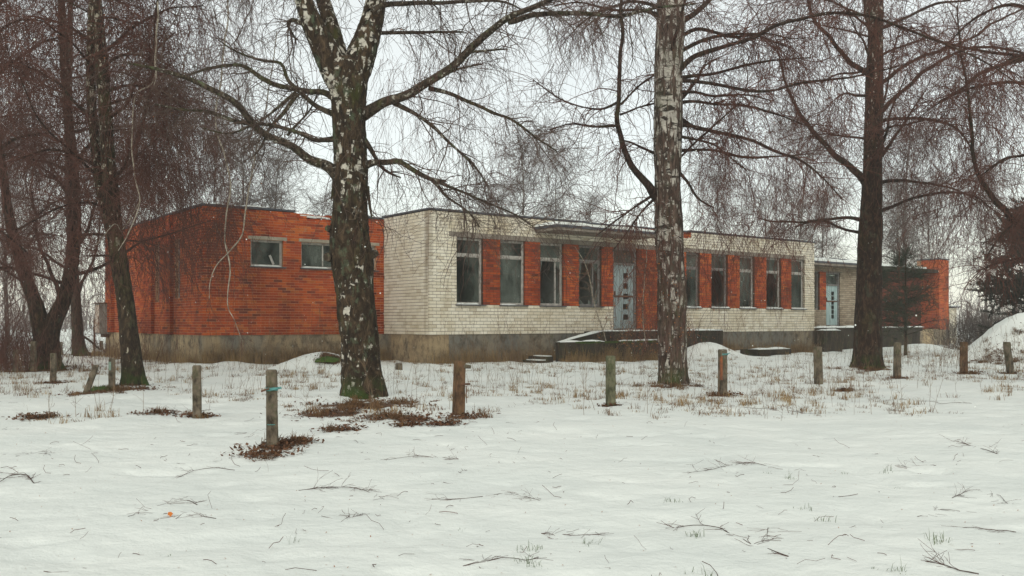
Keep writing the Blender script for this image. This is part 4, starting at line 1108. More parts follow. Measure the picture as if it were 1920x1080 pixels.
# branch scars (knots) on the old birch
def knot(px, py, w, h, Y, root, rad_px):
    c = P(px, py, Y - rad_px / FPX * Y * 0.985); n = 22; a = np.arange(n) / n * 2 * math.pi
    def ring(sx, sz, dy): return np.stack([c[0] + np.cos(a) * sx, np.full(n, c[1] + dy), c[2] + np.sin(a) * sz], -1)
    s = Y / FPX; R = [ring(w * s * 1.35, h * s * 1.3, 0.07), ring(w * s * 1.18, h * s * 1.15, -0.015), ring(w * s, h * s, -0.025), ring(w * s * .8, h * s * .82, 0.0), ring(w * s * .5, h * s * .5, 0.06), ring(.001, .001, 0.07)]
    V = np.concatenate(R); V += 0.016 * np.stack([vnoise(V * 14, 1), vnoise(V * 14, 2) * .5, vnoise(V * 14, 3)], -1)
    k = np.arange(len(R) - 1)[:, None] * n + np.arange(n)[None]; k2 = np.arange(len(R) - 1)[:, None] * n + (np.arange(n)[None] + 1) % n
    f = np.stack([k, k2, k2 + n, k + n], -1).reshape(-1, 4)
    ringo = MB().add(V[: 3 * n + n], f[: 3 * n]).build("knot", M['knot_rim'], root, smooth=True)
    MB().add(V, f[3 * n:]).build("hollow", M['knot_dark'], ringo, smooth=True)
M['knot_rim'] = simple("knot_rim_bark", (0.03, 0.022, 0.015), (0.17, 0.13, 0.09), 20, 0.9, 0.6)
M['knot_dark'] = simple("knot_hollow", (0.012, 0.009, 0.007), (0.035, 0.024, 0.018), 12, 0.95, 0.3)
knot(660, 401, 8, 11, Y1, T1, 31); knot(646, 449, 4, 6, Y1, T1, 33); 
def stub(px, py, dx, dy, r, Y, root, dY=0.0):
    p = px_path([(px, py, r), (px + dx * .6, py + dy * .5, r * .9), (px + dx, py + dy, r * .7)], Y, dY); V, q, d = bark_tube(p, 30, 10, 0.008, seed=3)
    mb = MB().add(V, q); n = 10; e = d[-1]; base = len(V) - n
    mb.add(np.vstack([V[-n:], e[:3][None]]), [(i, (i + 1) % n, n) for i in range(n)])
    mb.build("branch_stub", M['limb'], root, smooth=True)
stub(630, 432, -16, -4, 8, Y1, T1, -0.2); stub(628, 482, -15, 0, 11, Y1, T1, -0.25); stub(688, 480, 18, -6, 9, Y1, T1, -0.1)

Y2 = 22.6
t2_trunk = [(1262, 738, 34), (1262, 715, 29), (1261, 680, 28), (1260, 640, 28), (1260, 590, 28), (1260, 550, 28), (1258, 500, 27), (1254, 430, 27), (1252, 350, 26), (1252, 280, 27), (1253, 200, 28), (1254, 120, 28), (1257, 50, 27), (1258, -10, 26), (1260, -120, 24), (1256, -300, 18), (1262, -480, 8)]
t2_limbs = [([(1242, 376, 15), (1222, 360, 13), (1200, 335, 11), (1180, 300, 10), (1168, 265, 9), (1160, 230, 8), (1160, 180, 7), (1165, 100, 6.5), (1165, 20, 6), (1158, -60, 5), (1150, -200, 3)], -0.8),
            ([(1163, 236, 4.5), (1120, 237, 3.5), (1070, 233, 2.5), (1030, 243, 1.6)], 0.5), ([(1235, 292, 5), (1210, 280, 4), (1185, 268, 3.5), (1165, 262, 2)], -0.2),
            ([(1230, 362, 4), (1195, 385, 3.2), (1160, 410, 2.6), (1120, 440, 1.8)], -0.8), ([(1232, 368, 4), (1205, 395, 3), (1180, 430, 2.4), (1150, 470, 1.6)], -0.5), ([(1163, 195, 4), (1200, 160, 3), (1235, 135, 3)], 0.3), ([(1163, 215, 3.5), (1200, 200, 3), (1240, 190, 3)], 0.3), ([(1160, 190, 4), (1120, 205, 3), (1060, 190, 2.5), (1000, 150, 1.5)], 1),
            ([(1272, 128, 10), (1295, 112, 8), (1330, 95, 7), (1370, 83, 6), (1410, 70, 6), (1450, 50, 5.5), (1500, 36, 5), (1560, 24, 5), (1620, 28, 4.5), (1690, 50, 4), (1760, 80, 3.5), (1830, 108, 3), (1900, 150, 2), (1960, 200, 1.4)], -2.0),
            ([(1272, 145, 7), (1300, 142, 5.5), (1340, 138, 4.5), (1400, 122, 4), (1460, 112, 3), (1520, 108, 2)], 1.5),
            ([(1272, 150, 7), (1300, 151, 5.5), (1340, 157, 5), (1400, 169, 5), (1450, 169, 4.2), (1500, 156, 4), (1560, 148, 4), (1620, 140, 3), (1700, 120, 2)], -0.8),
            ([(1272, 172, 6), (1300, 172, 4.5), (1340, 180, 4), (1400, 178, 3), (1450, 190, 2)], 1.0),
            ([(1272, 192, 6), (1300, 190, 4.5), (1340, 195, 4), (1400, 200, 4), (1460, 215, 3), (1520, 240, 2)], 0.5),
            ([(1272, 232, 7), (1300, 236, 5.5), (1340, 246, 5), (1400, 260, 5), (1450, 283, 4.5), (1500, 300, 4), (1540, 332, 3), (1580, 375, 2)], -1.2),
            ([(1272, 283, 6), (1300, 280, 5), (1340, 283, 4), (1400, 295, 4), (1460, 293, 3), (1520, 288, 2)], 0.9),
            ([(1270, 322, 6), (1292, 345, 4.5), (1308, 372, 4), (1340, 390, 2.5)], -0.4), ([(1270, 255, 5), (1310, 262, 4), (1350, 280, 3), (1400, 320, 2)], .6),
            ([(1270, 45, 11), (1292, 30, 8.5), (1310, 15, 7.5), (1340, -10, 6.5), (1400, -60, 5), (1470, -130, 3)], 0.5),
            ([(1270, 70, 7), (1310, 55, 5), (1370, 68, 4), (1420, 68, 3), (1480, 90, 2)], 1.0),
            ([(1240, 30, 8), (1205, 20, 5), (1150, 20, 4), (1090, 5, 3), (1040, 10, 2)], 1.2), ([(1270, 300, 3), (1310, 262, 3), (1350, 225, 2.6), (1390, 190, 2)], -1.0)]
rng = np.random.default_rng(2)
T2, L2_, B2_ = make_tree("birch_tree", "straight birch with white patched upper trunk standing before the terrace", None, Y2, t2_trunk, [], t2_limbs, M['bark2'], M['limb_dark'], M['twig'], rng, 540, 2400, 5200, auto=8, auto_z=(6, 13), auto_len=(2, 4.5), rough=0.022, lump=0.025, sides=60, per_m=26, flare=0.15, ckw=dict(lb=(0.5, 1.7), rb=0.0050, zmin=1.3))

Y3 = 30.5
t3_trunk = [(1626, 702, 28), (1626, 680, 25.5), (1627, 620, 25), (1629, 560, 24), (1630, 500, 23), (1632, 440, 22.5), (1634, 380, 20), (1636, 300, 18), (1638, 220, 17), (1640, 140, 16), (1642, 60, 14), (1644, 0, 12.5), (1650, -100, 10), (1655, -250, 7), (1655, -380, 3)]
t3_stems = [([(1640, 75, 9), (1630, 30, 9), (1624, -20, 8), (1615, -120, 6), (1605, -250, 3)], 0.5)]
t3_limbs = [([(1630, 345, 13), (1608, 325, 11), (1580, 300, 9.5), (1540, 265, 8), (1505, 225, 6.5), (1480, 180, 5), (1465, 130, 3.5), (1455, 80, 2)], -1.5),
            ([(1636, 145, 10), (1612, 130, 8.5), (1590, 110, 7.5), (1560, 75, 6.5), (1530, 40, 5.5), (1515, 0, 5), (1505, -70, 3)], -1),
            ([(1642, 215, 8), (1665, 195, 7), (1690, 172, 6), (1730, 135, 6), (1780, 105, 5), (1830, 88, 4.5), (1900, 95, 4), (1950, 110, 2.5)], -1.5),
            ([(1642, 165, 7), (1680, 135, 5.5), (1720, 110, 5), (1770, 92, 5), (1820, 72, 4), (1860, 45, 4), (1920, 15, 3)], 1.5),
            ([(1644, 56, 7), (1680, 42, 5), (1720, 22, 4.5), (1760, 6, 4), (1820, 0, 3)], 1),
            ([(1642, 228, 6), (1680, 222, 5), (1730, 223, 4.5), (1780, 235, 4), (1812, 262, 3.2), (1832, 310, 2)], -1),
            ([(1640, 400, 7), (1670, 388, 5), (1710, 372, 4.5), (1760, 362, 4), (1820, 366, 3), (1870, 400, 2)], -1.5),
            ([(1640, 345, 6), (1690, 338, 4.5), (1740, 345, 4), (1790, 355, 3), (1840, 380, 2)], 1), ([(1644, 110, 5), (1670, 95, 4), (1720, 78, 3.5), (1740, 70, 2)], 1), 
            ([(1626, 415, 7), (1590, 408, 5), (1550, 412, 4.5), (1500, 416, 3.5), (1450, 415, 3), (1420, 408, 2)], -1.0), ([(1626, 440, 6), (1590, 432, 4.5), (1540, 415, 4), (1490, 425, 2.5)], .8),
            ([(1634, 120, 5), (1610, 135, 4), (1570, 140, 3), (1540, 155, 2)], 1)]
rng = np.random.default_rng(3)
T3, L3_, B3_ = make_tree("birch_tree", "dark-barked birch with drooping twigs beside the pale teal door", None, Y3, t3_trunk, t3_stems, t3_limbs, M['bark3'], M['limb_dark'], M['twig'], rng, 480, 1950, 4300, auto=12, auto_z=(6, 13), auto_len=(2.5, 5.5), rough=0.022, lump=0.025, sides=48, per_m=20, flare=0.4, ckw=dict(lb=(0.7, 2.4), rb=0.0066, zmin=1.6, la=(0.8, 3)))

Y4 = 22.0
t4_trunk = [(254, 738, 24), (252, 710, 20), (247, 670, 18.5), (241, 620, 17), (236, 570, 16.5), (228, 520, 16), (220, 470, 16), (214, 420, 15), (207, 350, 14), (201, 270, 13), (196, 190, 12), (189, 100, 12), (182, 20, 10), (175, -80, 9), (165, -250, 5)]
t4_stems = [([(216, 455, 12), (200, 400, 10), (186, 340, 9), (176, 250, 8.5), (170, 150, 8), (172, 50, 7.5), (178, -60, 6), (180, -200, 3)], 0.6)]
t4_limbs = [([(208, 350, 7), (240, 300, 5), (268, 230, 4.5), (285, 140, 4), (290, 60, 3.5), (300, -30, 3)], -1.2), ([(200, 250, 7), (150, 200, 5), (100, 150, 4), (40, 120, 3)], 1), ([(205, 330, 6), (160, 300, 4.5), (100, 280, 3.5), (30, 300, 2.5)], -1),
            ([(195, 170, 6), (240, 160, 4), (300, 170, 3), (350, 210, 2)], -0.6), ([(225, 490, 4), (205, 480, 3), (160, 480, 2)], -.5), ([(198, 230, 6), (240, 190, 4), (270, 120, 3), (330, 60, 2.4)], .6),
            ([(190, 110, 6), (240, 60, 4), (310, 20, 3), (380, 10, 2)], -.6), ([(190, 90, 6), (130, 50, 4), (60, 30, 3)], .8), ([(212, 400, 5), (170, 380, 4), (110, 390, 3), (50, 420, 2)], -1.2)]
rng = np.random.default_rng(4)
T4, L4_, B4_ = make_tree("birch_tree", "slender leaning birch with a black foot beside the left posts", None, Y4, t4_trunk, t4_stems, t4_limbs, M['bark4'], M['limb_dark'], M['twig'], rng, 440, 2000, 5000, auto=14, auto_z=(4, 11), auto_len=(1.5, 4), rough=0.018, lump=0.02, sides=40, per_m=20, ckw=dict(lb=(0.8, 2.6), rb=0.0056, zmin=1.6, gravB=0.25))

Y5 = 29.5
t5_trunk = [(86, 703, 30), (85, 680, 27), (88, 650, 24), (92, 630, 20), (102, 600, 16), (120, 560, 14), (134, 500, 12.5), (140, 430, 12), (139, 360, 11), (134, 280, 10), (126, 200, 9), (120, 100, 8), (115, 0, 7), (112, -150, 4)]
t5_stems = [([(82, 660, 18), (78, 620, 16), (68, 575, 13), (52, 530, 11.5), (35, 480, 10), (18, 410, 8.5), (5, 320, 7), (-10, 200, 5), (-20, 60, 3)], -1.0)]
t5_limbs = [([(118, 565, 8), (90, 500, 6), (70, 440, 5), (60, 360, 4)], 0.5), ([(136, 480, 7), (165, 430, 5), (180, 380, 4), (210, 330, 2)], -.6), ([(138, 380, 6), (100, 330, 4), (50, 300, 3), (0, 290, 2)], -.6), ([(45, 510, 5), (15, 500, 4), (-20, 480, 3)], -.4), ([(137, 330, 6), (160, 280, 5), (200, 250, 4), (250, 240, 2)], .5)]
rng = np.random.default_rng(5)
T5, L5_, B5_ = make_tree("forked_tree", "thick dark tree that forks low above the snow at the left", None, Y5, t5_trunk, t5_stems, t5_limbs, M['bark3'], M['limb_dark'], M['twig'], rng, 420, 2000, 4500, auto=16, auto_z=(2.5, 10), auto_len=(2, 5), rough=0.02, lump=0.03, sides=36, per_m=16, cat='tree', ckw=dict(lb=(0.7, 2.4), rb=0.0062, zmin=1.3))
Y6 = 43.0
t6_trunk = [(152, 670, 15), (148, 650, 12), (144, 600, 10), (141, 540, 9), (134, 450, 8.5), (130, 350, 8), (128, 250, 7), (130, 120, 6), (132, 0, 4.5), (132, -100, 3)]
rng = np.random.default_rng(6)
T6, L6_, B6_ = make_tree("birch_tree", "slim tree behind the low forked tree, left of the red wall", None, Y6, t6_trunk, [], [([(143, 560, 5), (170, 500, 4), (185, 440, 3), (190, 370, 2)], .5), ([(150, 625, 4), (175, 645, 3), (186, 655, 2)], .3)], M['bark3'], M['limb_dark'], M['twig'], rng, 340, 1700, 3000, auto=16, auto_z=(3, 14), auto_len=(2, 5), rough=0.02, lump=0.02, sides=24, per_m=10, ckw=dict(lb=(0.9, 3.0), rb=0.008, zmin=2))
# trees just outside the frame whose twigs hang into it
Y7 = 24.0
rng = np.random.default_rng(8)
T7, L7_, B7_ = make_tree("birch_tree", "birch at the left edge sending dense dark twigs across the corner", None, Y7, [(-95, 730, 26), (-92, 650, 20), (-90, 500, 18), (-92, 350, 16), (-88, 200, 14), (-84, 50, 12), (-80, -100, 9), (-80, -260, 5)], [],
    [([(-88, 250, 9), (-40, 180, 7), (20, 120, 5), (80, 80, 4), (150, 60, 2.5)], 0.8), ([(-88, 320, 8), (-30, 300, 6), (30, 260, 5), (90, 250, 3)], -.8), ([(-84, 100, 8), (-20, 20, 6), (60, -20, 5), (150, -30, 4), (240, 10, 2)], .5), ([(-90, 420, 7), (-40, 420, 5), (10, 440, 4), (60, 480, 2)], -.4), ([(-82, 20, 7), (-10, -60, 6), (90, -90, 5), (220, -80, 3), (330, -30, 2)], -1)],
    M['bark4'], M['limb_dark'], M['twig'], rng, 380, 1800, 4500, auto=10, auto_z=(4, 11), auto_len=(2, 4.5), rough=0.02, sides=30, per_m=14, ckw=dict(lb=(0.9, 2.8), rb=0.0055, zmin=2.2))
Y8 = 24.5
rng = np.random.default_rng(9)
T8, L8_, B8_ = make_tree("birch_tree", "birch at the right edge with an arching mossy branch over the pine", None, Y8, [(1990, 725, 30), (1988, 650, 25), (1985, 550, 24), (1982, 430, 23), (1980, 300, 20), (1978, 150, 17), (1976, 0, 14), (1976, -150, 10), (1976, -300, 5)], [],
    [([(1978, 445, 14), (1945, 432, 13), (1915, 420, 11.5), (1885, 398, 10), (1860, 370, 9), (1838, 335, 7), (1825, 290, 6), (1818, 220, 5), (1812, 150, 4), (1800, 80, 3), (1795, 10, 2)], -0.8),
     ([(1978, 190, 9), (1930, 160, 6), (1880, 155, 5), (1820, 165, 4), (1760, 190, 2.5)], .8), ([(1978, 300, 8), (1930, 290, 5), (1880, 300, 4), (1840, 330, 2)], -.5), ([(1978, 60, 9), (1930, 20, 7), (1880, 10, 5), (1820, 40, 3.5), (1770, 90, 2)], .5),
     ([(1978, 120, 8), (1940, 100, 6), (1900, 110, 5), (1860, 140, 3)], -.8), ([(1980, 460, 7), (1930, 480, 5), (1880, 490, 4), (1830, 510, 2)], .6), ([(1980, 400, 7), (1930, 400, 5), (1880, 440, 4), (1850, 480, 2)], -.6)],
    M['bark4'], M['limb_dark'], M['twig'], rng, 340, 1400, 3400, auto=8, auto_z=(4, 11), auto_len=(2, 4.5), rough=0.02, sides=30, per_m=14, ckw=dict(lb=(0.7, 2.4), rb=0.0052, zmin=1.6))

# pale branches hanging before the red corner: parts of the leaning birch
for pth in ([(430, -20, 3.0), (418, 120, 3.4), (405, 230, 3.4), (432, 330, 3.4), (425, 400, 3.4), (424, 455, 3.2), (432, 510, 3), (425, 570, 2.4), (440, 600, 1.6), (455, 640, 1)],
            [(520, 60, 2.0), (500, 200, 2.6), (470, 330, 3), (458, 400, 3.2), (455, 440, 3), (432, 470, 2.8), (408, 495, 2.4), (394, 530, 1.8), (392, 560, 1.2)],
            [(300, -30, 3.4), (293, 60, 4), (292, 130, 3.6), (288, 160, 2)],
            [(292, 60, 3.2), (290, 150, 3.0), (255, 180, 2.6), (248, 260, 2.8), (252, 330, 2.8), (262, 385, 2.6), (240, 440, 2.2), (222, 470, 1.6)],
            [(262, 380, 2.4), (230, 430, 2), (215, 420, 2), (180, 460, 1.6)], [(430, 470, 1.6), (412, 440, 1.4), (405, 420, 1)]):
    lp = px_path(pth, 21.0, -0.8); lp[:, 3] *= 0.42; V, q, dn = bark_tube(lp, 12, 7, 0.002, wig=2.2, seed=4)
    hb = MB().add(V, q).build("hanging_branch", M['pale_twig'], T4, smooth=True)
    cm, _b = crown([dn], rng, 16, 60, 130, la=(.3, .9), lb=(.3, 1.3), lc=(.08, .3), rb=.0035, ra_=(.008, .004), zmin=.8, direct=.6); cm.build("side_twigs", M['twig'], hb)
# curtains of fine weeping twigs
def curtain(root, px0, px1, py0, py1, Y, n, rng, lmin, lmax, r=0.0036, sy=1.0, name="weeping_twigs", mt='twig', side=2.0, leaves=0):
    S = np.array([P(rng.uniform(px0, px1), rng.uniform(py0, py1), Y + rng.normal(0, sy)) for _ in range(n)])
    r = r * 1.25; n = int(n * .75); S = S[:n]; K = 9; L = rng.uniform(lmin, lmax, n); L = np.minimum(L, np.maximum(S[:, 2] - 0.7, 0.3))
    B = grow(S, rng.normal(0, 1, (n, 3)) * [1, 1, .3] + [0, 0, -1.0], L, K, 0.3, 0.2, rng, 0.05)
    mb = MB(); mb.tubes(B, (r * rng.uniform(.7, 1.2, n))[:, None] * np.linspace(1.1, .5, K)[None], 3)
    nC = int(n * side * 4); j = rng.integers(0, n, nC); k = rng.integers(0, K - 1, nC)
    C_ = grow(B[j, k], nrm(B[j, k + 1] - B[j, k]) + rng.normal(0, .5, (nC, 3)), rng.uniform(.1, .5, nC), 4, 0.25, 0.15, rng)
    mb.tubes(C_, np.full((nC, 4), r * .6) * np.array([1, .9, .75, .5]), 3)
    if leaves: leaves_on(mb2 := MB(), B.reshape(-1, 3), rng, leaves, .035); tag(mb2.build('dead_leaves', M['leaf'], root), kind='stuff')
    tag(mb.build(name, M[mt], root), kind='stuff'); return B
rng = np.random.default_rng(21)
curtain(T4, 262, 330, 60, 380, 21.5, 420, rng, 1.2, 3.4, sy=.5)
curtain(T4, 320, 440, 240, 460, 22.5, 200, rng, 0.8, 2.4, sy=.7)
curtain(T4, 0, 270, -40, 300, 23, 420, rng, 1.0, 3.0)
curtain(T5, -10, 200, 250, 560, 29.5, 360, rng, 0.7, 2.4, r=.0048)
curtain(T4, 330, 480, -40, 200, 22.0, 260, rng, 0.8, 2.5)
curtain(T3, 1460, 1600, 60, 380, 30.0, 260, rng, 1.0, 3.2, r=.0046)
curtain(T3, 1670, 1860, 120, 360, 30.0, 280, rng, 1.0, 3.4, r=.0046)
curtain(T8, 1780, 1930, 80, 420, 25.0, 220, rng, 0.8, 2.6)
curtain(T2, 1300, 1480, 240, 480, 22.0, 300, rng, 0.8, 2.8, r=.0034)
curtain(T2, 1150, 1250, 350, 560, 21.5, 90, rng, 0.8, 2.2, r=.0032, leaves=70)
curtain(T2, 1185, 1300, 420, 640, 21.4, 110, rng, 0.6, 1.6, r=.0030, leaves=130)
curtain(T1, 700, 960, 60, 320, 18.5, 240, rng, 0.5, 1.8, r=.0026)
# dead leaves still hanging
rng = np.random.default_rng(31)
for (rt, BB, n_, sz) in ((T2, B2_, 180, .03), (T1, B1_, 110, .026), (T4, B4_, 120, .03), (T3, B3_, 140, .035)):
    q = BB.reshape(-1, 3); mb = MB(); leaves_on(mb, q, rng, n_, sz); tag(mb.build("dead_leaves", M['leaf'], rt), kind='stuff')

# ------------------------------------------------------------------ background birches behind the building
def bg_tree(seed, H, spread, nB, mtw, narrow=True):
    rng = np.random.default_rng(seed)
    z = np.linspace(0, H, 12); sp = np.stack([0.25 * np.sin(z * .35 + seed) + 0.012 * z, 0.2 * np.cos(z * .3), z - .2, 0.16 * (1 - z / H) ** .8 + 0.012], -1)
    V, q, d = bark_tube(sp, 2.5, 9)
    tm = MB().add(V, q).mesh("trunk", (0, 0, 0), True); tm.materials.append(M['bark_far'])
    lm = MB(); L = auto_limbs(d, 34, rng, H * .12, spread, H * .16, H * .97, out_up=1.5, droop=.03, r_frac=.4, K=8)
    lm.tubes(np.array([l[:, :3] for l in L]), np.array([np.maximum(l[:, 3], .012) for l in L]), 4)
    cm, B = crown(L + [d[int(len(d) * .3):]], rng, 340, nB, nB, weight=False, la=(1.0, 2.6), lb=(0.8, 2.4), lc=(.3, .8), rb=.010, gravA=-0.01, gravB=.12, ra_=(.022, .01), zmin=1.0, up=.6, KB=5)
    for k_, vv in enumerate(cm.v): lm.v.append(vv)
    off = lm.n
    # merge crown faces
    lm.f[4] += [f + off for f in cm.f[4]]; lm.n += cm.n
    cme = lm.mesh("crown", (0, 0, 0)); cme.materials.append(mtw)
    return tm, cme
BGM = [bg_tree(101, 16, 4.2, 1500, M['twig_far']), bg_tree(202, 13, 3.6, 1300, M['twig_far']), bg_tree(303, 19, 5.0, 1700, M['twig_far'])]
desc = []
def place_bg(px, Y, k, s, label, group='faded birches behind the building', cat='birch tree'):
    p = P(px, HZ, Y); root = empty("background_birch", (p[0], p[1], gz(p[0], p[1])), label, cat, group)
    root.rotation_euler = (0, 0, random.uniform(0, 6.28)); root.scale = (s, s, s)
    for nm, me in (("trunk", BGM[k][0]), ("crown", BGM[k][1])):
        o = bpy.data.objects.new(nm, me); SC.collection.objects.link(o); o.parent = root
for (px, Y, k, s, lb) in (
    (980, 72, 0, 1.0, "faded birch rising behind the white facade above the start of the canopy"),
    (920, 78, 1, 0.95, "small faded birch behind the white facade above its second tall window"),
    (1045, 80, 2, 0.85, "hazy birch behind the roof above the entrance canopy"),
    (1110, 74, 1, 0.9, "thin hazy birch behind the roof, left of the patched white trunk"),
    (860, 84, 1, 0.85, "hazy birch behind the first tall window of the white front"),
    (735, 76, 1, 0.75, "low hazy birch behind the joint of red and white walls"),
    (600, 66, 1, 0.8, "grey bare tree behind the broken red parapet"),
    (520, 62, 0, 0.8, "spreading bare tree behind the red roof near the pair of small windows"),
    (455, 60, 1, 1.0, "bushy bare tree behind the left half of the red wing"),
    (405, 64, 0, 0.9, "bare tree behind the corner of the red wing"),
    (340, 60, 2, 0.85, "tall bare tree behind the side wall of the red wing"),
    (1345, 84, 0, 0.95, "hazy birch behind the right windows, next to the patched trunk"),
    (1440, 82, 1, 1.0, "hazy birch above the right end windows"),
    (1505, 76, 2, 0.9, "tall hazy birch behind the white wall's far corner"),
    (1545, 80, 0, 0.8, "hazy birch above the annex canopy"),
    (1700, 72, 2, 0.9, "dense bare tree behind the annex roof, right of the dark trunk"),
    (1745, 78, 0, 0.85, "bare tree behind the red end pier"),
    (1680, 66, 1, 0.9, "short bare tree just behind the annex roof"),
    (1850, 84, 2, 0.8, "bare tree far behind the dark pine"),
    (250, 66, 0, 0.9, "bare tree beyond the far left end of the red wing"),
    (60, 70, 2, 0.8, "bare tree in the field behind the low forked tree"),
    (10, 60, 0, 0.9, "bare tree at the far left field edge")):
    place_bg(px, Y, k, s, lb)
# far woods along the horizon (one mass)
rng = np.random.default_rng(55)
mb = MB()
n = 1500
ang = rng.uniform(-0.75, 0.75, n); R_ = rng.uniform(150, 260, n)
S = np.stack([np.sin(ang) * R_, np.cos(ang) * R_, np.zeros(n)], -1)
G = grow(S, rng.normal(0, .12, (n, 3)) + [0, 0, 1], rng.uniform(4, 8.5, n), 4, 0, .05, rng)
mb.tubes(G, np.array([[.12, .1, .06, .02]]) * rng.uniform(.6, 1.3, (n, 1)), 3)
nn = 13000; j = rng.integers(0, n, nn); f = rng.random(nn)[:, None]; S2 = G[j, 0] * (1 - f) + G[j, 3] * f
G2 = grow(S2, rng.normal(0, .6, (nn, 3)) + [0, 0, .7], rng.uniform(.8, 2.4, nn), 3, 0, .1, rng)
mb.tubes(G2, np.full((nn, 3), .05) * [1, .8, .5], 3)
tag(mb.build("far_woods", M['twig_far']), kind='stuff')

# ------------------------------------------------------------------ conifers
def conifer(name, label, X_, Y_, H, spread, nb, nn, mt, rng, z_lo=0.15, needle=0.09, wid=0.006, cat='pine tree', lean=0.0, only=None):
    z0 = gz(X_, Y_); root = empty(name, (X_, Y_, z0), label, cat)
    z = np.linspace(-0.1, H, 9); sp = np.stack([X_ + lean * z, np.full(9, Y_), z0 + z, 0.045 * H * .35 * (1 - z / (H * 1.03)) + .012], -1)
    V, q, d = bark_tube(sp, 5, 10, .004); MB().add(V, q).build("trunk", M['bark3'], root, smooth=True)
    f = rng.random(nb) ** .9; zz = H * (z_lo + (1 - z_lo) * f); a = rng.uniform(0, 2 * math.pi, nb)
    L = spread * (1 - (zz / H) ** 1.4 * .85) * rng.uniform(.55, 1.1, nb)
    S = np.stack([X_ + lean * zz, np.full(nb, Y_), z0 + zz], -1)
    D = np.stack([np.cos(a), np.sin(a), rng.uniform(0, .45, nb)], -1); K = 7
    G = grow(S, D, L, K, .03, .07, rng, .03)
    mb = MB(); mb.tubes(G, np.linspace(1, .2, K)[None] * (0.012 * L)[:, None], 4)
    nt_ = nb * 9; j = rng.integers(0, nb, nt_); k = rng.integers(1, K - 1, nt_); Sx = G[j, k]
    Gt = grow(Sx, nrm(G[j, k + 1] - G[j, k]) + rng.normal(0, .6, (nt_, 3)) + [0, 0, .2], rng.uniform(.25, .8, nt_) * spread * .3, 4, 0, .12, rng)
    mb.tubes(Gt, np.full((nt_, 4), .005) * [1, .8, .6, .5], 3); mb.build("branches", M['conifer_wood'], root)
    allp = np.vstack([Gt.reshape(-1, 3), G[:, 2:].reshape(-1, 3)]); i = rng.integers(0, len(Gt), nn); kk = rng.integers(0, 3, nn); fr = rng.random((nn, 1))
    c = Gt[i, kk] * (1 - fr) + Gt[i, kk + 1] * fr; dv = nrm(nrm(Gt[i, kk + 1] - Gt[i, kk]) * .7 + rng.normal(0, .7, (nn, 3))) * needle * rng.uniform(.6, 1.3, (nn, 1))
    sdv = nrm(np.cross(dv, rng.normal(0, 1, (nn, 3)))) * wid
    V = np.stack([c - sdv, c + sdv, c + dv], 1); cr = MB().add(V, np.arange(nn * 3).reshape(-1, 3)).build("crown", mt, root)
    return root
rng = np.random.default_rng(61)
p = P(1945, HZ, 41); conifer("pine_tree", "large dark pine behind the heaped snow at the right edge", p[0], p[1], 6.6, 4.8, 130, 110000, M['needle'], rng, z_lo=.2, needle=.18, wid=.018)
p = P(1698, HZ, 43); conifer("young_pine", "young wispy green pine growing against the annex, right of the dark trunk", p[0], p[1], 4.7, 2.9, 90, 24000, M['needle_green'], rng, z_lo=.18, needle=.14, wid=.006)
p = P(1652, HZ, 46); conifer("young_pine", "smaller green pine peeping out behind the dark-barked trunk", p[0], p[1], 4.3, 1.5, 40, 9000, M['needle_green'], rng, z_lo=.2, needle=.12, wid=.006)

# bushes: dark thicket left, hazel hedge right, shrubs by the door
def bush(name, label, X_, Y_, n, h, spread, mt, rng, r=.008, sub=5, cat='bush', group=None, leaf=0):
    z0 = gz(X_, Y_); root = empty(name, (X_, Y_, z0), label, cat, group)
    S = np.stack([X_ + rng.normal(0, spread * .35, n), Y_ + rng.normal(0, spread * .3, n), np.full(n, z0 - .05)], -1)
    K = 8; G = grow(S, rng.normal(0, .28, (n, 3)) + [0, 0, 1], h * rng.uniform(.5, 1.1, n), K, 0.0, .11, rng, .02)
    mb = MB(); mb.tubes(G, (r * rng.uniform(.6, 1.4, n))[:, None] * np.linspace(1, .3, K)[None], 4); mb.build("stems", M[mt], root)
    m = n * sub; j = rng.integers(0, n, m); k = rng.integers(1, K - 1, m)
    T = grow(G[j, k], nrm(G[j, k + 1] - G[j, k]) + rng.normal(0, .5, (m, 3)), rng.uniform(.15, .45, m) * h, 5, 0, .16, rng)
    mb = MB(); mb.tubes(T, np.full((m, 5), r * .4) * [1, .9, .8, .6, .4], 3)
    tag(mb.build("twigs", M[mt], root), kind='stuff')
    if leaf:
        mb = MB(); leaves_on(mb, T.reshape(-1, 3), rng, leaf, .05); tag(mb.build("dead_leaves", M['leaf'], root), kind='stuff')
    return root
rng = np.random.default_rng(71)
p = P(20, HZ, 29); bush("thicket", "dense dark thicket at the left edge under the forked tree", p[0], p[1], 260, 1.6, 2.6, 'twig', rng, .008, 8)
p = P(-20, HZ, 33); bush("thicket", "tall dark shrubs behind the left edge thicket", p[0], p[1], 160, 3.2, 3.2, 'twig', rng, .012, 7)
for i, (px, Y, lb) in enumerate(((1822, 52, "bare hedge bush just right of the white shed"), (1862, 50, "bare hedge bush between the shed and the dark pine"), (1905, 50, "bare hedge bush behind the snow heap"))):
    p = P(px, HZ, Y); bush("hedge_bush", lb, p[0], p[1], 200, 2.6, 2.6, 'twig_far', rng, .012, 8, group='bare hedge bushes beyond the shed')
sx = lambda px, n: W(t_at(px, n), n, 0)
q = sx(1205, 2.0); bush("shrub", "brown leafed shrub growing inside the terrace wall behind the birch", q[0], q[1], 26, 2.9, 1.6, 'twig_light', rng, .012, 7, leaf=650)
q = sx(1160, 2.2); bush("shrub", "thin pale shrub growing inside the terrace wall before the blue door", q[0], q[1], 14, 1.9, 1.4, 'weed', rng, .01, 7, leaf=110)
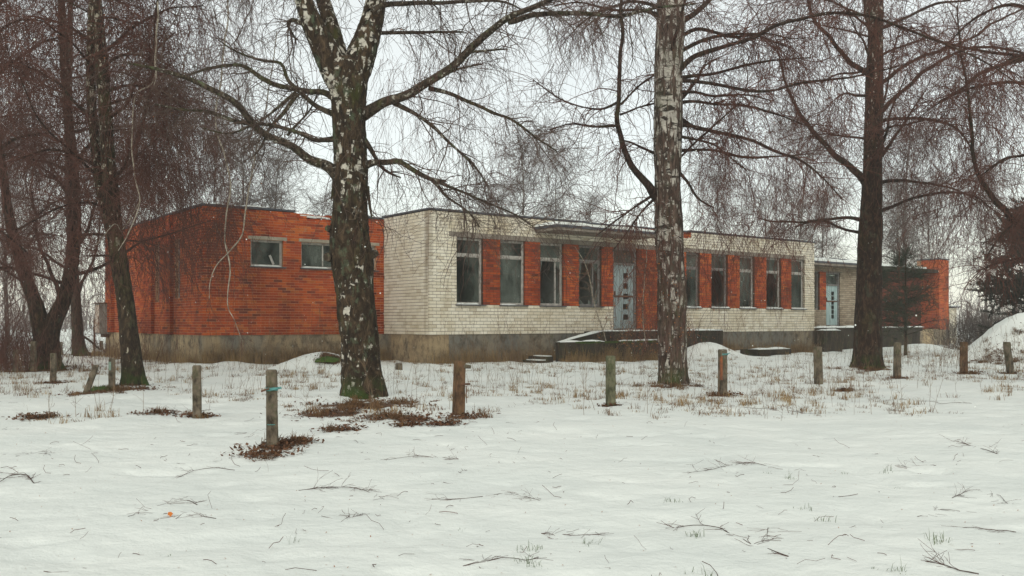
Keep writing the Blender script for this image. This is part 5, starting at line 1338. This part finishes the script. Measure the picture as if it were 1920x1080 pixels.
q = sx(1285, 1.9); bush("shrub", "leafy brown shrub right of the patched birch trunk", q[0], q[1], 16, 2.4, 1.2, 'twig_light', rng, .01, 6, leaf=200)
for (pth, lb) in (([(1140, 655, 2.4), (1134, 630, 2.2), (1124, 600, 2.2), (1112, 560, 2.2), (1105, 520, 2), (1095, 490, 1.6), (1078, 462, 1)], "pale bent sapling reaching past the window beside the blue door"),
                  ([(1212, 650, 2.0), (1205, 600, 2.2), (1208, 530, 2), (1212, 470, 1.8), (1200, 440, 1.2)], "slender pale sapling standing between the blue door and the birch trunk")):
    lp = px_path(pth, 37.6); lp[:, 3] *= 0.45; V, qf, dn = bark_tube(lp, 6, 6, wig=.8, seed=8); rt = empty("sapling", (lp[0, 0], lp[0, 1], gz(lp[0, 0], lp[0, 1])), lb, "sapling")
    MB().add(V, qf).build("stem", M['pale_twig'], rt, smooth=True)
    cm, BB = crown([dn], rng, 14, 60, 120, la=(.4, 1.0), lb=(.2, .6), lc=(.08, .25), rb=.005, gravA=-.02, gravB=.02, ra_=(.01, .004), zmin=.3); cm.build("twigs", M['weed'], rt)

# ------------------------------------------------------------------ fence posts
def post_mesh(cx, cy, z0, z1, w, leanx, leany, seed, rot=0.3):
    """square concrete post with chamfered edges and worn, chipped head"""
    n_l = 14; V = []; c = w / 2; ch = c * .28
    prof = [(-c + ch, -c), (c - ch, -c), (c, -c + ch), (c, c - ch), (c - ch, c), (-c + ch, c), (-c, c - ch), (-c, -c + ch)]
    cr, sr = math.cos(rot), math.sin(rot)
    for i in range(n_l):
        f = i / (n_l - 1); z = z0 + (z1 - z0) * f; s = 1.0 - .06 * f
        if i == n_l - 1: s *= .84
        if i == n_l - 2: z = z1 - .022
        for (a, b_) in prof: V.append((cx + leanx * f + (a * cr - b_ * sr) * s, cy + leany * f + (a * sr + b_ * cr) * s, z))
    V = np.array(V); V[:, :2] += 0.007 * np.stack([fbm(V * [9, 9, 6], 3, seed), fbm(V * [9, 9, 6], 3, seed + 5)], -1)
    k = np.arange(n_l - 1)[:, None] * 8 + np.arange(8)[None]; k2 = np.arange(n_l - 1)[:, None] * 8 + (np.arange(8)[None] + 1) % 8
    mb = MB().add(V, np.stack([k, k2, k2 + 8, k + 8], -1).reshape(-1, 4))
    top = V[-8:]; cpt = top.mean(0); mb.add(np.vstack([top, cpt]), [(i, (i + 1) % 8, 8) for i in range(8)])
    return mb
POSTS = [(100, 662, 717, 12, 0, "small post left of the leaning post, before the forked tree"), (156, 684, 737, 14, 25, "short post tilted strongly to the right"),
         (210, 672, 731, 14, 0, "post with pale green patch beside the leaning birch foot"), (370, 685, 781, 19, -1, "post standing before the corner of the red wall"),
         (511, 693, 838, 24, -2, "post with teal strap, nearest of all the posts"), (859, 677, 783, 23, 3, "brown mossy post with an iron stub right of the old birch"),
         (1145, 667, 760, 19, 0, "greenish post standing before the terrace wall"), (1355, 655, 739, 17, 0, "post with orange rust stain right of the patched birch"),
         (1535, 650, 721, 16, -2, "plain grey post before the far white corner"), (1682, 642, 710, 14, 1, "rounded post right of the dark-barked birch"),
         (1807, 641, 699, 14, 0, "dark post in front of the white shed"), (1896, 641, 700, 13, -9, "post leaning left at the right edge")]
posts = []
for i, (px, yt, yb, w, lean, lb) in enumerate(POSTS):
    Y = CAMZ * FPX / (yb - HZ); b0 = P(px, yb, Y); zg = gz(b0[0], b0[1]); s = Y / FPX
    top = P(px + lean, yt, Y)
    mb = post_mesh(b0[0], b0[1], zg - .15, top[2], w * s * .86, lean * s, 0.0, 100 + i * 7, rot=0.25 + 0.12 * (i % 3))
    o = mb.build("fence_post", M['post_brown'] if i in (5, 10) else M['post_green'] if i == 6 else M['post'], loc=(b0[0], b0[1], zg))
    tag(o, "weathered concrete " + lb, "fence post", "old concrete fence posts in a row")
    posts.append((o, b0, top, w * s, Y))
def bar_on(post, px0, py0, px1, py1, r, mt, name, dy=-.12):
    o, b0, top, w, Y = post; a = P(px0, py0, Y + dy); b_ = P(px1, py1, Y + dy)
    V, q, d = bark_tube(np.array([[*a, r], [*((a + b_) / 2 + [0, -.01, .004]), r * 1.05], [*b_, r * .85]]), 30, 6, 0.003, seed=2)
    return MB().add(V, q).build(name, M[mt], o)
def wrap(post, py, hpx, mt, name, a0=0, a1=6.283, k=1.03):
    o, b0, top, w, Y = post; f = (py - (HZ - (top[2] - CAMZ) / Y * FPX)); zc = CAMZ - (py - HZ) / FPX * Y; hh = hpx / FPX * Y
    tt = (zc - b0[2]) / (top[2] - b0[2]); cx = b0[0] + (top[0] - b0[0]) * tt; n = 13
    a = np.linspace(a0, a1, n); rr_ = w * .5 * k / np.maximum(np.abs(np.cos(a - .25)), np.abs(np.sin(a - .25))) * .93
    rr_ = np.minimum(rr_, w * .62)
    V = [(cx + rr_[i] * math.cos(a[i]), b0[1] + rr_[i] * math.sin(a[i]), zc + dz * hh / 2 + .004 * math.sin(i * 2)) for dz in (-1, 1) for i in range(n)]
    return MB().add(V, [(i, i + 1, n + i + 1, n + i) for i in range(n - 1)]).build(name, M[mt], o)
wrap(posts[4], 729, 6, 'teal', 'strap'); bar_on(posts[4], 490, 734, 505, 729, .012, 'rust', 'wire_end'); bar_on(posts[4], 508, 731, 528, 727, .013, 'teal', 'strap_end', -.11); wrap(posts[4], 795, 1.2, 'teal', 'wire', 4.3, 5.4)
bar_on(posts[5], 862, 721, 882, 720, .016, 'rust', 'iron_stub', -.06); bar_on(posts[5], 866, 687, 883, 688, .032, 'post', 'broken_arm', -.02); bar_on(posts[5], 874, 724, 875, 756, .006, 'rust', 'wire_end', -.05)
wrap(posts[7], 664, 3, 'teal', 'strap', 4.4, 6.2); wrap(posts[7], 690, 44, 'orange_rust', 'rust_stain', 3.8, 4.5, 1.01); bar_on(posts[7], 1358, 665, 1369, 662, .01, 'teal', 'strap_end', -.1)
bar_on(posts[1], 172, 683, 180, 689, .02, 'rust', 'iron_stub', 0)
wrap(posts[2], 686, 16, 'pale_green', 'paint_patch', 4.3, 4.9, 1.01)
# stub block and distant posts
p = P(748, 695, 30); mb = post_mesh(p[0], p[1], gz(p[0], p[1]) - .1, P(748, 681, 30)[2], .22, 0, 0, 5); tag(mb.build("concrete_stub", M['post'], loc=(p[0], p[1], 0)), "small square concrete stub in the snow behind the old birch", "concrete stub")
for (px, yt, yb, Y, lb) in ((114, 641, 664, 46, "distant grey post seen left of the slim tree"), (190, 639, 655, 50, "short distant post close to the end of the red wall"), (63, 640, 700, 28.5, "grey post hidden beside the forked tree's foot"), (30, 655, 695, 28.5, "grey post standing in the left thicket")):
    p = P(px, yb, Y); zg = gz(p[0], p[1]); mb = post_mesh(p[0], p[1], zg - .1, max(P(px, yt, Y)[2], zg + .3), .17, 0, 0, px)
    tag(mb.build("fence_post", M['post'], loc=(p[0], p[1], zg)), lb, "fence post", "old concrete fence posts further back")
p = P(177, 661, 47); V, q, d = bark_tube(np.array([[p[0], p[1], -.1, .05], [p[0], p[1], 1.0, .05], [p[0], p[1], 1.75, .05]]), 3, 8); o = MB().add(V, q).build("metal_post", M['rust'], loc=(p[0], p[1], 0)); tag(o, "thin dark metal post beyond the slim tree at left", "metal post")

# ------------------------------------------------------------------ ground cover
def blades(C, n_each, h, spread, rng, w=.004, bend=.5):
    """grass blades as narrow triangles, 2 segments"""
    C = np.asarray(C, float); _s = np.repeat(rng.uniform(.35, 1.5, len(C)) ** 1.3, n_each); C = np.repeat(C, n_each, 0); n = len(C); C = C + np.stack([rng.normal(0, spread, n), rng.normal(0, spread, n), np.zeros(n)], -1)
    C[:, 2] = gh(C[:, 0], C[:, 1]) - .01
    a = rng.uniform(0, 6.283, n); d = np.stack([np.cos(a), np.sin(a), np.zeros(n)], -1); hh = (h * _s * rng.uniform(.4, 1.2, n))[:, None]; s = np.stack([-d[:, 1], d[:, 0], np.zeros(n)], -1) * w
    b1 = rng.uniform(.05, bend, (n, 1)); m_ = C + UP * hh * .6 + d * hh * b1 * .5; e = C + UP * hh * (1 - b1 * .45) + d * hh * b1 * 1.5
    V = np.stack([C - s, C + s, m_ + s * .7, m_ - s * .7, e], 1)
    base = np.arange(n)[:, None] * 5
    mb = MB(); mb.add(V, base + np.array([[0, 1, 2, 3]])); V2 = V.copy(); mb.f[3].append(base + np.array([[3, 2, 4]]))
    return mb
rng = np.random.default_rng(81)
# brown matted tussocks on the bare patches
C = []
for bx, by, r, a in BARE:
    k = int(13 * r * r + 4 * r) if a > .4 else int(6 * r)
    for _ in range(max(2, k)): C.append((bx + rng.normal(0, r * .45), by + rng.normal(0, r * .42), 0))
tag(blades(C, 60, .12, .06, rng, .0045, 1.5).build("brown_grass_tussocks", M['brown_grass']), kind='stuff')
# leaf litter crumbs
n = 9000; i = rng.integers(0, len(BARE), n); Bq = np.array(BARE)[i]
c = np.stack([Bq[:, 0] + rng.normal(0, 1, n) * Bq[:, 2] * .45, Bq[:, 1] + rng.normal(0, 1, n) * Bq[:, 2] * .4, np.zeros(n)], -1); c[:, 2] = gh(c[:, 0], c[:, 1]) + .008 + .06 * rng.random(n) ** 2
a_ = nrm(rng.normal(0, 1, (n, 3)) * [1, 1, .45]) * rng.uniform(.012, .05, (n, 1)); b2 = nrm(np.cross(a_, rng.normal(0, .3, (n, 3)) + [0, 0, 1])) * rng.uniform(.008, .03, (n, 1))
tag(MB().add(np.stack([c - a_, c + b2, c + a_, c - b2], 1), np.arange(n * 4).reshape(-1, 4)).build("leaf_litter", M['litter']), kind='stuff')
# dry tufts in the strip between posts and wall
def strip_pts(n):
    out = []
    while len(out) < n:
        y_ = rng.uniform(14.5, 46); x_ = rng.uniform(-.6 * y_, .6 * y_)
        if y_ < 13 + .55 * max(x_, 0) + 2.6 * float(vnoise(np.array([[x_ * .35, 3.3, 0]]), 12)[0]) + 2.2 * abs(rng.normal(0, .5)): continue
        q = np.array([x_, y_, 0]) - C1; t_, n_ = q @ RD, q @ ND
        if (t_ > -.2 and n_ < .3) or (t_ <= 0 and n_ < NRED + .3 and t_ > TL - .3): continue
        if t_ <= TL - .3 and y_ > 46: continue
        if float(fbm(np.array([[x_ * .55, y_ * .4, 0]]), 3, 66)[0]) < rng.uniform(-.25, .3): continue
        out.append((x_, y_, 0))
    return out
tag(blades(strip_pts(800), 18, .15, .06, rng, .0045, 1.0).build("dry_grass_tufts", M['dry_grass']), kind='stuff')
tag(blades(strip_pts(1300), 16, .11, .07, rng, .004, 1.4).build("brown_weed_tufts", M['brown_grass']), kind='stuff')
# tall dry grass along the plinth
C = []
for _ in range(520):
    t_ = rng.uniform(0, TR); q = W(t_, abs(rng.normal(.15, .22)) + .05, 0); C.append(q)
for _ in range(420):
    t_ = rng.uniform(TL, 0); q = W(t_, NRED + abs(rng.normal(.15, .25)) + .05, 0); C.append(q)
for _ in range(160):
    a = rng.uniform(0, SL); q = Oside + SA * a + LN * (abs(rng.normal(.15, .3)) + .05); C.append(q)
for _ in range(120):
    q = W(rng.uniform(tA, tF1), nA + abs(rng.normal(.08, .1)) + .03, 0); C.append(q)
tag(blades(C, 22, .5, .10, rng, .005, .7).build("dry_grass_along_wall", M['dry_grass']), kind='stuff')
# thin dead stems and seedlings
def stems(S, hlo, hhi, r, mt, name, branchy=2.0, lean=.12):
    n = len(S); S = np.asarray(S, float); S[:, 2] = gh(S[:, 0], S[:, 1]) - .03; K = 7
    G = grow(S, rng.normal(0, lean, (n, 3)) + [0, 0, 1], rng.uniform(hlo, hhi, n), K, 0, .08, rng, .015)
    mb = MB(); mb.tubes(G, np.full((n, 1), r) * rng.uniform(.6, 1.3, (n, 1)) * np.linspace(1, .45, K)[None], 3)
    m = int(n * branchy); j = rng.integers(0, n, m); k = rng.integers(2, K - 1, m); T = grow(G[j, k], rng.normal(0, .5, (m, 3)) + [0, 0, .8], rng.uniform(.08, .3, m), 4, 0, .15, rng)
    mb.tubes(T, np.full((m, 4), r * .6) * [1, .9, .7, .5], 3); tag(mb.build(name, M[mt]), kind='stuff')
stems(strip_pts(950), .25, 1.1, .0036, 'weed', 'dead_weed_stems', 3.0)
wallpts = [W(rng.uniform(TL, TR), 0, 0) for _ in range(1)]
C = []
for _ in range(330):
    t_ = rng.uniform(TL, TR); n_ = (NRED if t_ < 0 else 0) + .2 + abs(rng.normal(0, 1.1)); C.append(W(t_, n_, 0))
stems(C, .6, 2.4, .0055, 'weed', 'tall_weed_stems', 4.0)
C = [Oside + SA * rng.uniform(-.5, SL) + LN * (.3 + abs(rng.normal(0, 1.4))) for _ in range(170)]
stems(C, .6, 2.6, .005, 'twig', 'tall_side_weeds', 4.0)
p = P(1870, HZ, 33); C = [(p[0] + rng.normal(0, 2.5), p[1] + rng.normal(0, 2), 0) for _ in range(200)]
stems(C, .3, 1.3, .005, 'weed', 'snow_heap_weeds', 3.0)
# green grass tips in the foreground snow
C = []
for (px, py, k) in ((1000, 1055, 5), (1008, 1026, 4), (1098, 1012, 3), (1296, 1000, 4), (1265, 940, 3), (1487, 895, 3), (1540, 974, 2), (1504, 953, 2), (1660, 880, 2), (1690, 912, 2), (1750, 1018, 4), (1668, 1075, 4), (560, 1005, 1), (300, 1040, 1), (1330, 1070, 2), (1590, 880, 1), (1430, 885, 1), (870, 985, 1)):
    Y = CAMZ * FPX / (py - HZ); q = P(px, py, Y); C += [(q[0] + rng.normal(0, .05), q[1] + rng.normal(0, .04), 0) for _ in range(k)]
tag(blades(C, 7, .07, .03, rng, .0022, .9).build("green_grass_tips", M['green_grass']), kind='stuff')
# mossy clumps
def moss_clump(px, py, Y, rx, h, label):
    p = P(px, py, Y); zg = gz(p[0], p[1]); n, m = 22, 9; V = []
    for i in range(m):
        f = i / (m - 1); rr_ = rx * math.sin(f * math.pi / 2)
        for k in range(n): a = k / n * 6.283; V.append((p[0] + rr_ * math.cos(a), p[1] + rr_ * .7 * math.sin(a), zg - .05 + (h + .05) * math.cos(f * math.pi / 2)))
    V = np.array(V); V += nrm(V - [p[0], p[1], zg]) * (rx * .18 * fbm(V * 7, 3, int(px)))[:, None]
    k = np.arange(m - 1)[:, None] * n + np.arange(n)[None]; k2 = np.arange(m - 1)[:, None] * n + (np.arange(n)[None] + 1) % n
    o = MB().add(V, np.stack([k, k2, k2 + n, k + n], -1).reshape(-1, 4)).build("moss_clump", M['moss'], loc=(p[0], p[1], zg), smooth=True)
    tag(o, label, "moss clump"); nn = 260; a = rng.uniform(0, 6.28, nn); rq = rx * np.sqrt(rng.random(nn)); c = np.stack([p[0] + rq * np.cos(a), p[1] + rq * .7 * np.sin(a), np.zeros(nn)], -1)
    d = rng.normal(0, .5, (nn, 3)) + [0, 0, 1]; c[:, 2] = zg + h * np.sqrt(np.maximum(0, 1 - (rq / rx) ** 2)) * .8; s_ = nrm(np.cross(d, rng.normal(0, 1, (nn, 3)))) * .004
    MB().add(np.stack([c - s_, c + s_, c + nrm(d) * .07], 1), np.arange(nn * 3).reshape(-1, 3)).build("tuft", M['moss'], o)
moss_clump(615, 668, 29.3, .42, .12, "green moss clump on the drift behind the old birch")
moss_clump(195, 735, 21.4, .45, .05, "flat mossy clump between the two left posts")

# ------------------------------------------------------------------ fallen branches on the snow
def fallen(pts, label, twigs, r=.006, rng=rng, spread=.5):
    """pts: photo points on the snow along the main stem"""
    W3 = []
    for (px, py) in pts:
        Y = CAMZ * FPX / (py - HZ); q = P(px, py, Y); q[2] = gz(q[0], q[1]) + .012; W3.append(q)
    W3 = np.array(W3); r = r * .72; rr_ = np.linspace(r, r * .45, len(W3)); d = catmull(np.concatenate([W3, rr_[:, None]], 1), 14)
    z_ = gh(d[:, 0], d[:, 1]); d[:, 2] = z_ + .002 + .022 * vnoise(d[:, :3] * 4, 4) * np.sin(np.linspace(0, 3.1, len(d)))
    rt = empty("fallen_branch", tuple(W3[0]), label, "fallen branch", "broken birch branches lying on the snow")
    MB().tubes(d[None, :, :3], d[None, :, 3], 5).build("stem", M['twig_light'], rt)
    L = np.linalg.norm(W3[-1] - W3[0]); j = rng.integers(0, len(d) - 1, twigs); T = nrm(d[j + 1, :3] - d[j, :3])
    K = 6; G = grow(d[j, :3], T + rng.normal(0, spread, (twigs, 3)) * [1, 1, .35] + [0, 0, .12], rng.uniform(.12, .42, twigs) * max(.5, L * .5), K, .05, .16, rng, .05)
    G[:, :, 2] = np.maximum(G[:, :, 2], gh(G[:, :, 0], G[:, :, 1]) - .002)
    mb = MB(); mb.tubes(G, np.full((twigs, K), r * .45) * np.linspace(1, .5, K), 3); m = twigs * 2; j = rng.integers(0, twigs, m); k = rng.integers(1, K - 1, m)
    G2 = grow(G[j, k], nrm(G[j, k + 1] - G[j, k]) + rng.normal(0, .6, (m, 3)) * [1, 1, .3], rng.uniform(.05, .16, m), 3, .05, .1, rng); G2[:, :, 2] = np.maximum(G2[:, :, 2], gh(G2[:, :, 0], G2[:, :, 1]) + .003)
    mb.tubes(G2, np.full((m, 3), r * .3), 3); mb.build("twigs", M['twig'], rt)
for pts, lb, tw, r in (
    ([(1478, 1045), (1420, 1020), (1385, 1003), (1340, 980), (1300, 975), (1248, 982)], "longest fallen branch with a curved bare end and feathery twigs, lower right", 14, .007),
    ([(1468, 870), (1430, 868), (1380, 868), (1330, 880), (1300, 885)], "wide flat fan of fallen twigs right of centre", 26, .005),
    ([(370, 945), (350, 935), (320, 940), (280, 955), (240, 968)], "arched fallen twigs left of the single orange leaf", 14, .005),
    ([(405, 970), (380, 966), (350, 960), (330, 970)], "short fallen twigs right of the single orange leaf", 8, .004),
    ([(64, 900), (50, 885), (25, 886), (0, 898), (-25, 905)], "dark fallen branch cut by the left edge", 12, .008),
    ([(560, 915), (600, 910), (640, 910), (690, 915), (720, 930)], "low spread of fallen twigs below the nearest post", 22, .005),
    ([(440, 875), (400, 870), (370, 874), (335, 885)], "bent fallen twig below and left of the teal-strapped post", 8, .005),
    ([(860, 862), (830, 860), (790, 855), (755, 858), (720, 862)], "knotted fallen twigs right of the nearest post", 16, .005),
    ([(905, 928), (870, 932), (840, 934), (810, 932)], "thin straight fallen twig in the middle of the snow", 6, .004),
    ([(1012, 937), (985, 930), (950, 922), (925, 925)], "small fan of fallen twigs in the middle of the snow", 12, .004),
    ([(1015, 990), (1050, 992), (1090, 993), (1125, 995)], "dense fallen sprig above the bottom grass tips", 14, .005),
    ([(868, 1055), (900, 1050), (940, 1045), (985, 1048), (1010, 1042)], "forked fallen twig at the bottom centre", 8, .005),
    ([(1870, 850), (1840, 840), (1810, 832), (1775, 820)], "brown fallen branch at the right, upper of the two big ones", 12, .006),
    ([(1785, 930), (1820, 915), (1850, 915), (1875, 925), (1890, 935)], "fallen twigs near the right edge below the brown branch", 14, .004),
    ([(1905, 993), (1870, 992), (1830, 991), (1805, 990)], "straight fallen twig at the right edge", 5, .004),
    ([(1835, 1077), (1800, 1070), (1770, 1062), (1735, 1058)], "fallen forked twig in the bottom right corner", 8, .006),
    ([(1755, 870), (1730, 868), (1705, 872), (1690, 868)], "small bunched twig on the right snow above the grass", 8, .004),
    ([(1720, 960), (1750, 950), (1780, 948), (1800, 950)], "thin bent twig on the right snow", 5, .004),
    ([(30, 850), (55, 845), (75, 840), (95, 848)], "flat fallen twigs below the brown patch at left", 10, .005),
    ([(395, 765), (340, 768), (300, 766), (270, 775)], "tangled twigs left of the post before the red corner", 24, .006),
    ([(1520, 772), (1470, 765), (1410, 763), (1345, 755), (1320, 748)], "long fallen branch lying right of the rust-stained post", 20, .006),
    ([(1820, 755), (1760, 752), (1700, 748), (1640, 750)], "thin fallen twigs on the snow before the dark-barked birch", 14, .005),
    ([(655, 965), (640, 975), (660, 968), (680, 960)], "curled dark twig below the spread of fallen twigs", 8, .005),
    ([(1440, 985), (1438, 1000), (1430, 1015)], "dangling little twig standing up beside the longest branch", 8, .004)):
    fallen(pts, lb, tw, r)
# small scattered bits of twig
n = 900; y_ = 5.2 + 17 * rng.random(n) ** .8; x_ = rng.uniform(-.62, .62, n) * y_; _k = fbm(np.stack([x_, y_, x_ * 0], -1) * .45, 3, 91) > -.05; x_, y_ = x_[_k], y_[_k]; n = len(x_); a = rng.uniform(0, 6.283, n); S = np.stack([x_, y_, gh(x_, y_) + .008], -1)
G = grow(S, np.stack([np.cos(a), np.sin(a), np.abs(rng.normal(0, .25, n))], -1), rng.uniform(.02, .3, n) * rng.random(n) ** .6, 4, .05, .35, rng); G[:, :, 2] = np.maximum(G[:, :, 2], gh(G[:, :, 0], G[:, :, 1]) - .001)
mb = MB(); mb.tubes(G, np.full((n, 4), .0019) * rng.uniform(.6, 1.5, (n, 1)), 3); tag(mb.build("twig_litter", M['twig']), kind='stuff')
n = 900; y_ = 5.4 + 20 * rng.random(n); x_ = rng.uniform(-.6, .6, n) * y_; c = np.stack([x_, y_, gh(x_, y_) + .006], -1)
a_ = nrm(rng.normal(0, 1, (n, 3)) * [1, 1, .3]) * rng.uniform(.004, .013, (n, 1)); b2 = nrm(np.cross(a_, np.array([[0, .2, 1.0]]))) * .005
tag(MB().add(np.stack([c - a_, c + b2, c + a_, c - b2], 1), np.arange(n * 4).reshape(-1, 4)).build("fallen_seeds_and_leaves", M['leaf']), kind='stuff')
# the single orange leaf
Y = CAMZ * FPX / (966 - HZ); q = P(319, 968, Y); q[2] = gz(q[0], q[1]) + .01
a = np.linspace(0, 2 * math.pi, 17)[:-1]; rr_ = .022 * (1 + .18 * np.cos(a * 5)); V = np.stack([q[0] + rr_ * np.cos(a), q[1] + rr_ * .5 * np.sin(a), q[2] + .01 + rr_ * .7 * np.sin(a) + .004 * np.cos(3 * a)], -1)
mb = MB().add(np.vstack([V, q + [0, .004, .014]]), [(i, (i + 1) % 16, 16) for i in range(16)]); tag(mb.build("orange_leaf", M['orange_leaf'], loc=tuple(q)), "single round orange leaf lying on the snow at lower left", "leaf")
# falling snow
n = 1500; y_ = rng.uniform(4, 34, n) ; x_ = rng.uniform(-.62, .62, n) * y_; z_ = rng.uniform(.1, 9, n); c = np.stack([x_, y_, z_], -1); r = rng.uniform(.003, .0065, n)[:, None]
O8 = np.array([(1, 0, 0), (-1, 0, 0), (0, 1, 0), (0, -1, 0), (0, 0, 1), (0, 0, -1)]); V = c[:, None] + O8[None] * r[:, None]
F8 = np.array([(0, 2, 4), (2, 1, 4), (1, 3, 4), (3, 0, 4), (2, 0, 5), (1, 2, 5), (3, 1, 5), (0, 3, 5)]); tag(MB().add(V, (F8[None] + (np.arange(n) * 6)[:, None, None]).reshape(-1, 3)).build("falling_snow", M['snow_cap']), kind='stuff')

# ------------------------------------------------------------------ the misty air
mh = bpy.data.materials.new("winter_haze"); mh.use_nodes = True; nt = mh.node_tree; nt.nodes.clear()
out = nt.nodes.new("ShaderNodeOutputMaterial"); pv = nt.nodes.new("ShaderNodeVolumePrincipled")
pv.inputs['Color'].default_value = (0.96, 0.95, 0.92, 1); pv.inputs['Density'].default_value = 0.0009; pv.inputs['Anisotropy'].default_value = 0.2
nt.links.new(pv.outputs[0], out.inputs['Volume'])
mb = MB(); mb.frame_box((0, 0, 0), (1, 0, 0), (0, 1, 0), (0, 0, 1), (-480, 480), (-430, 480), (-2.0, 19.5)); hz = mb.build("haze", mh); tag(hz, kind='stuff')
tris = sum(len(o.data.loop_triangles) if False else sum(1 for _ in ()) for o in [])
print("objects", len(SC.objects))
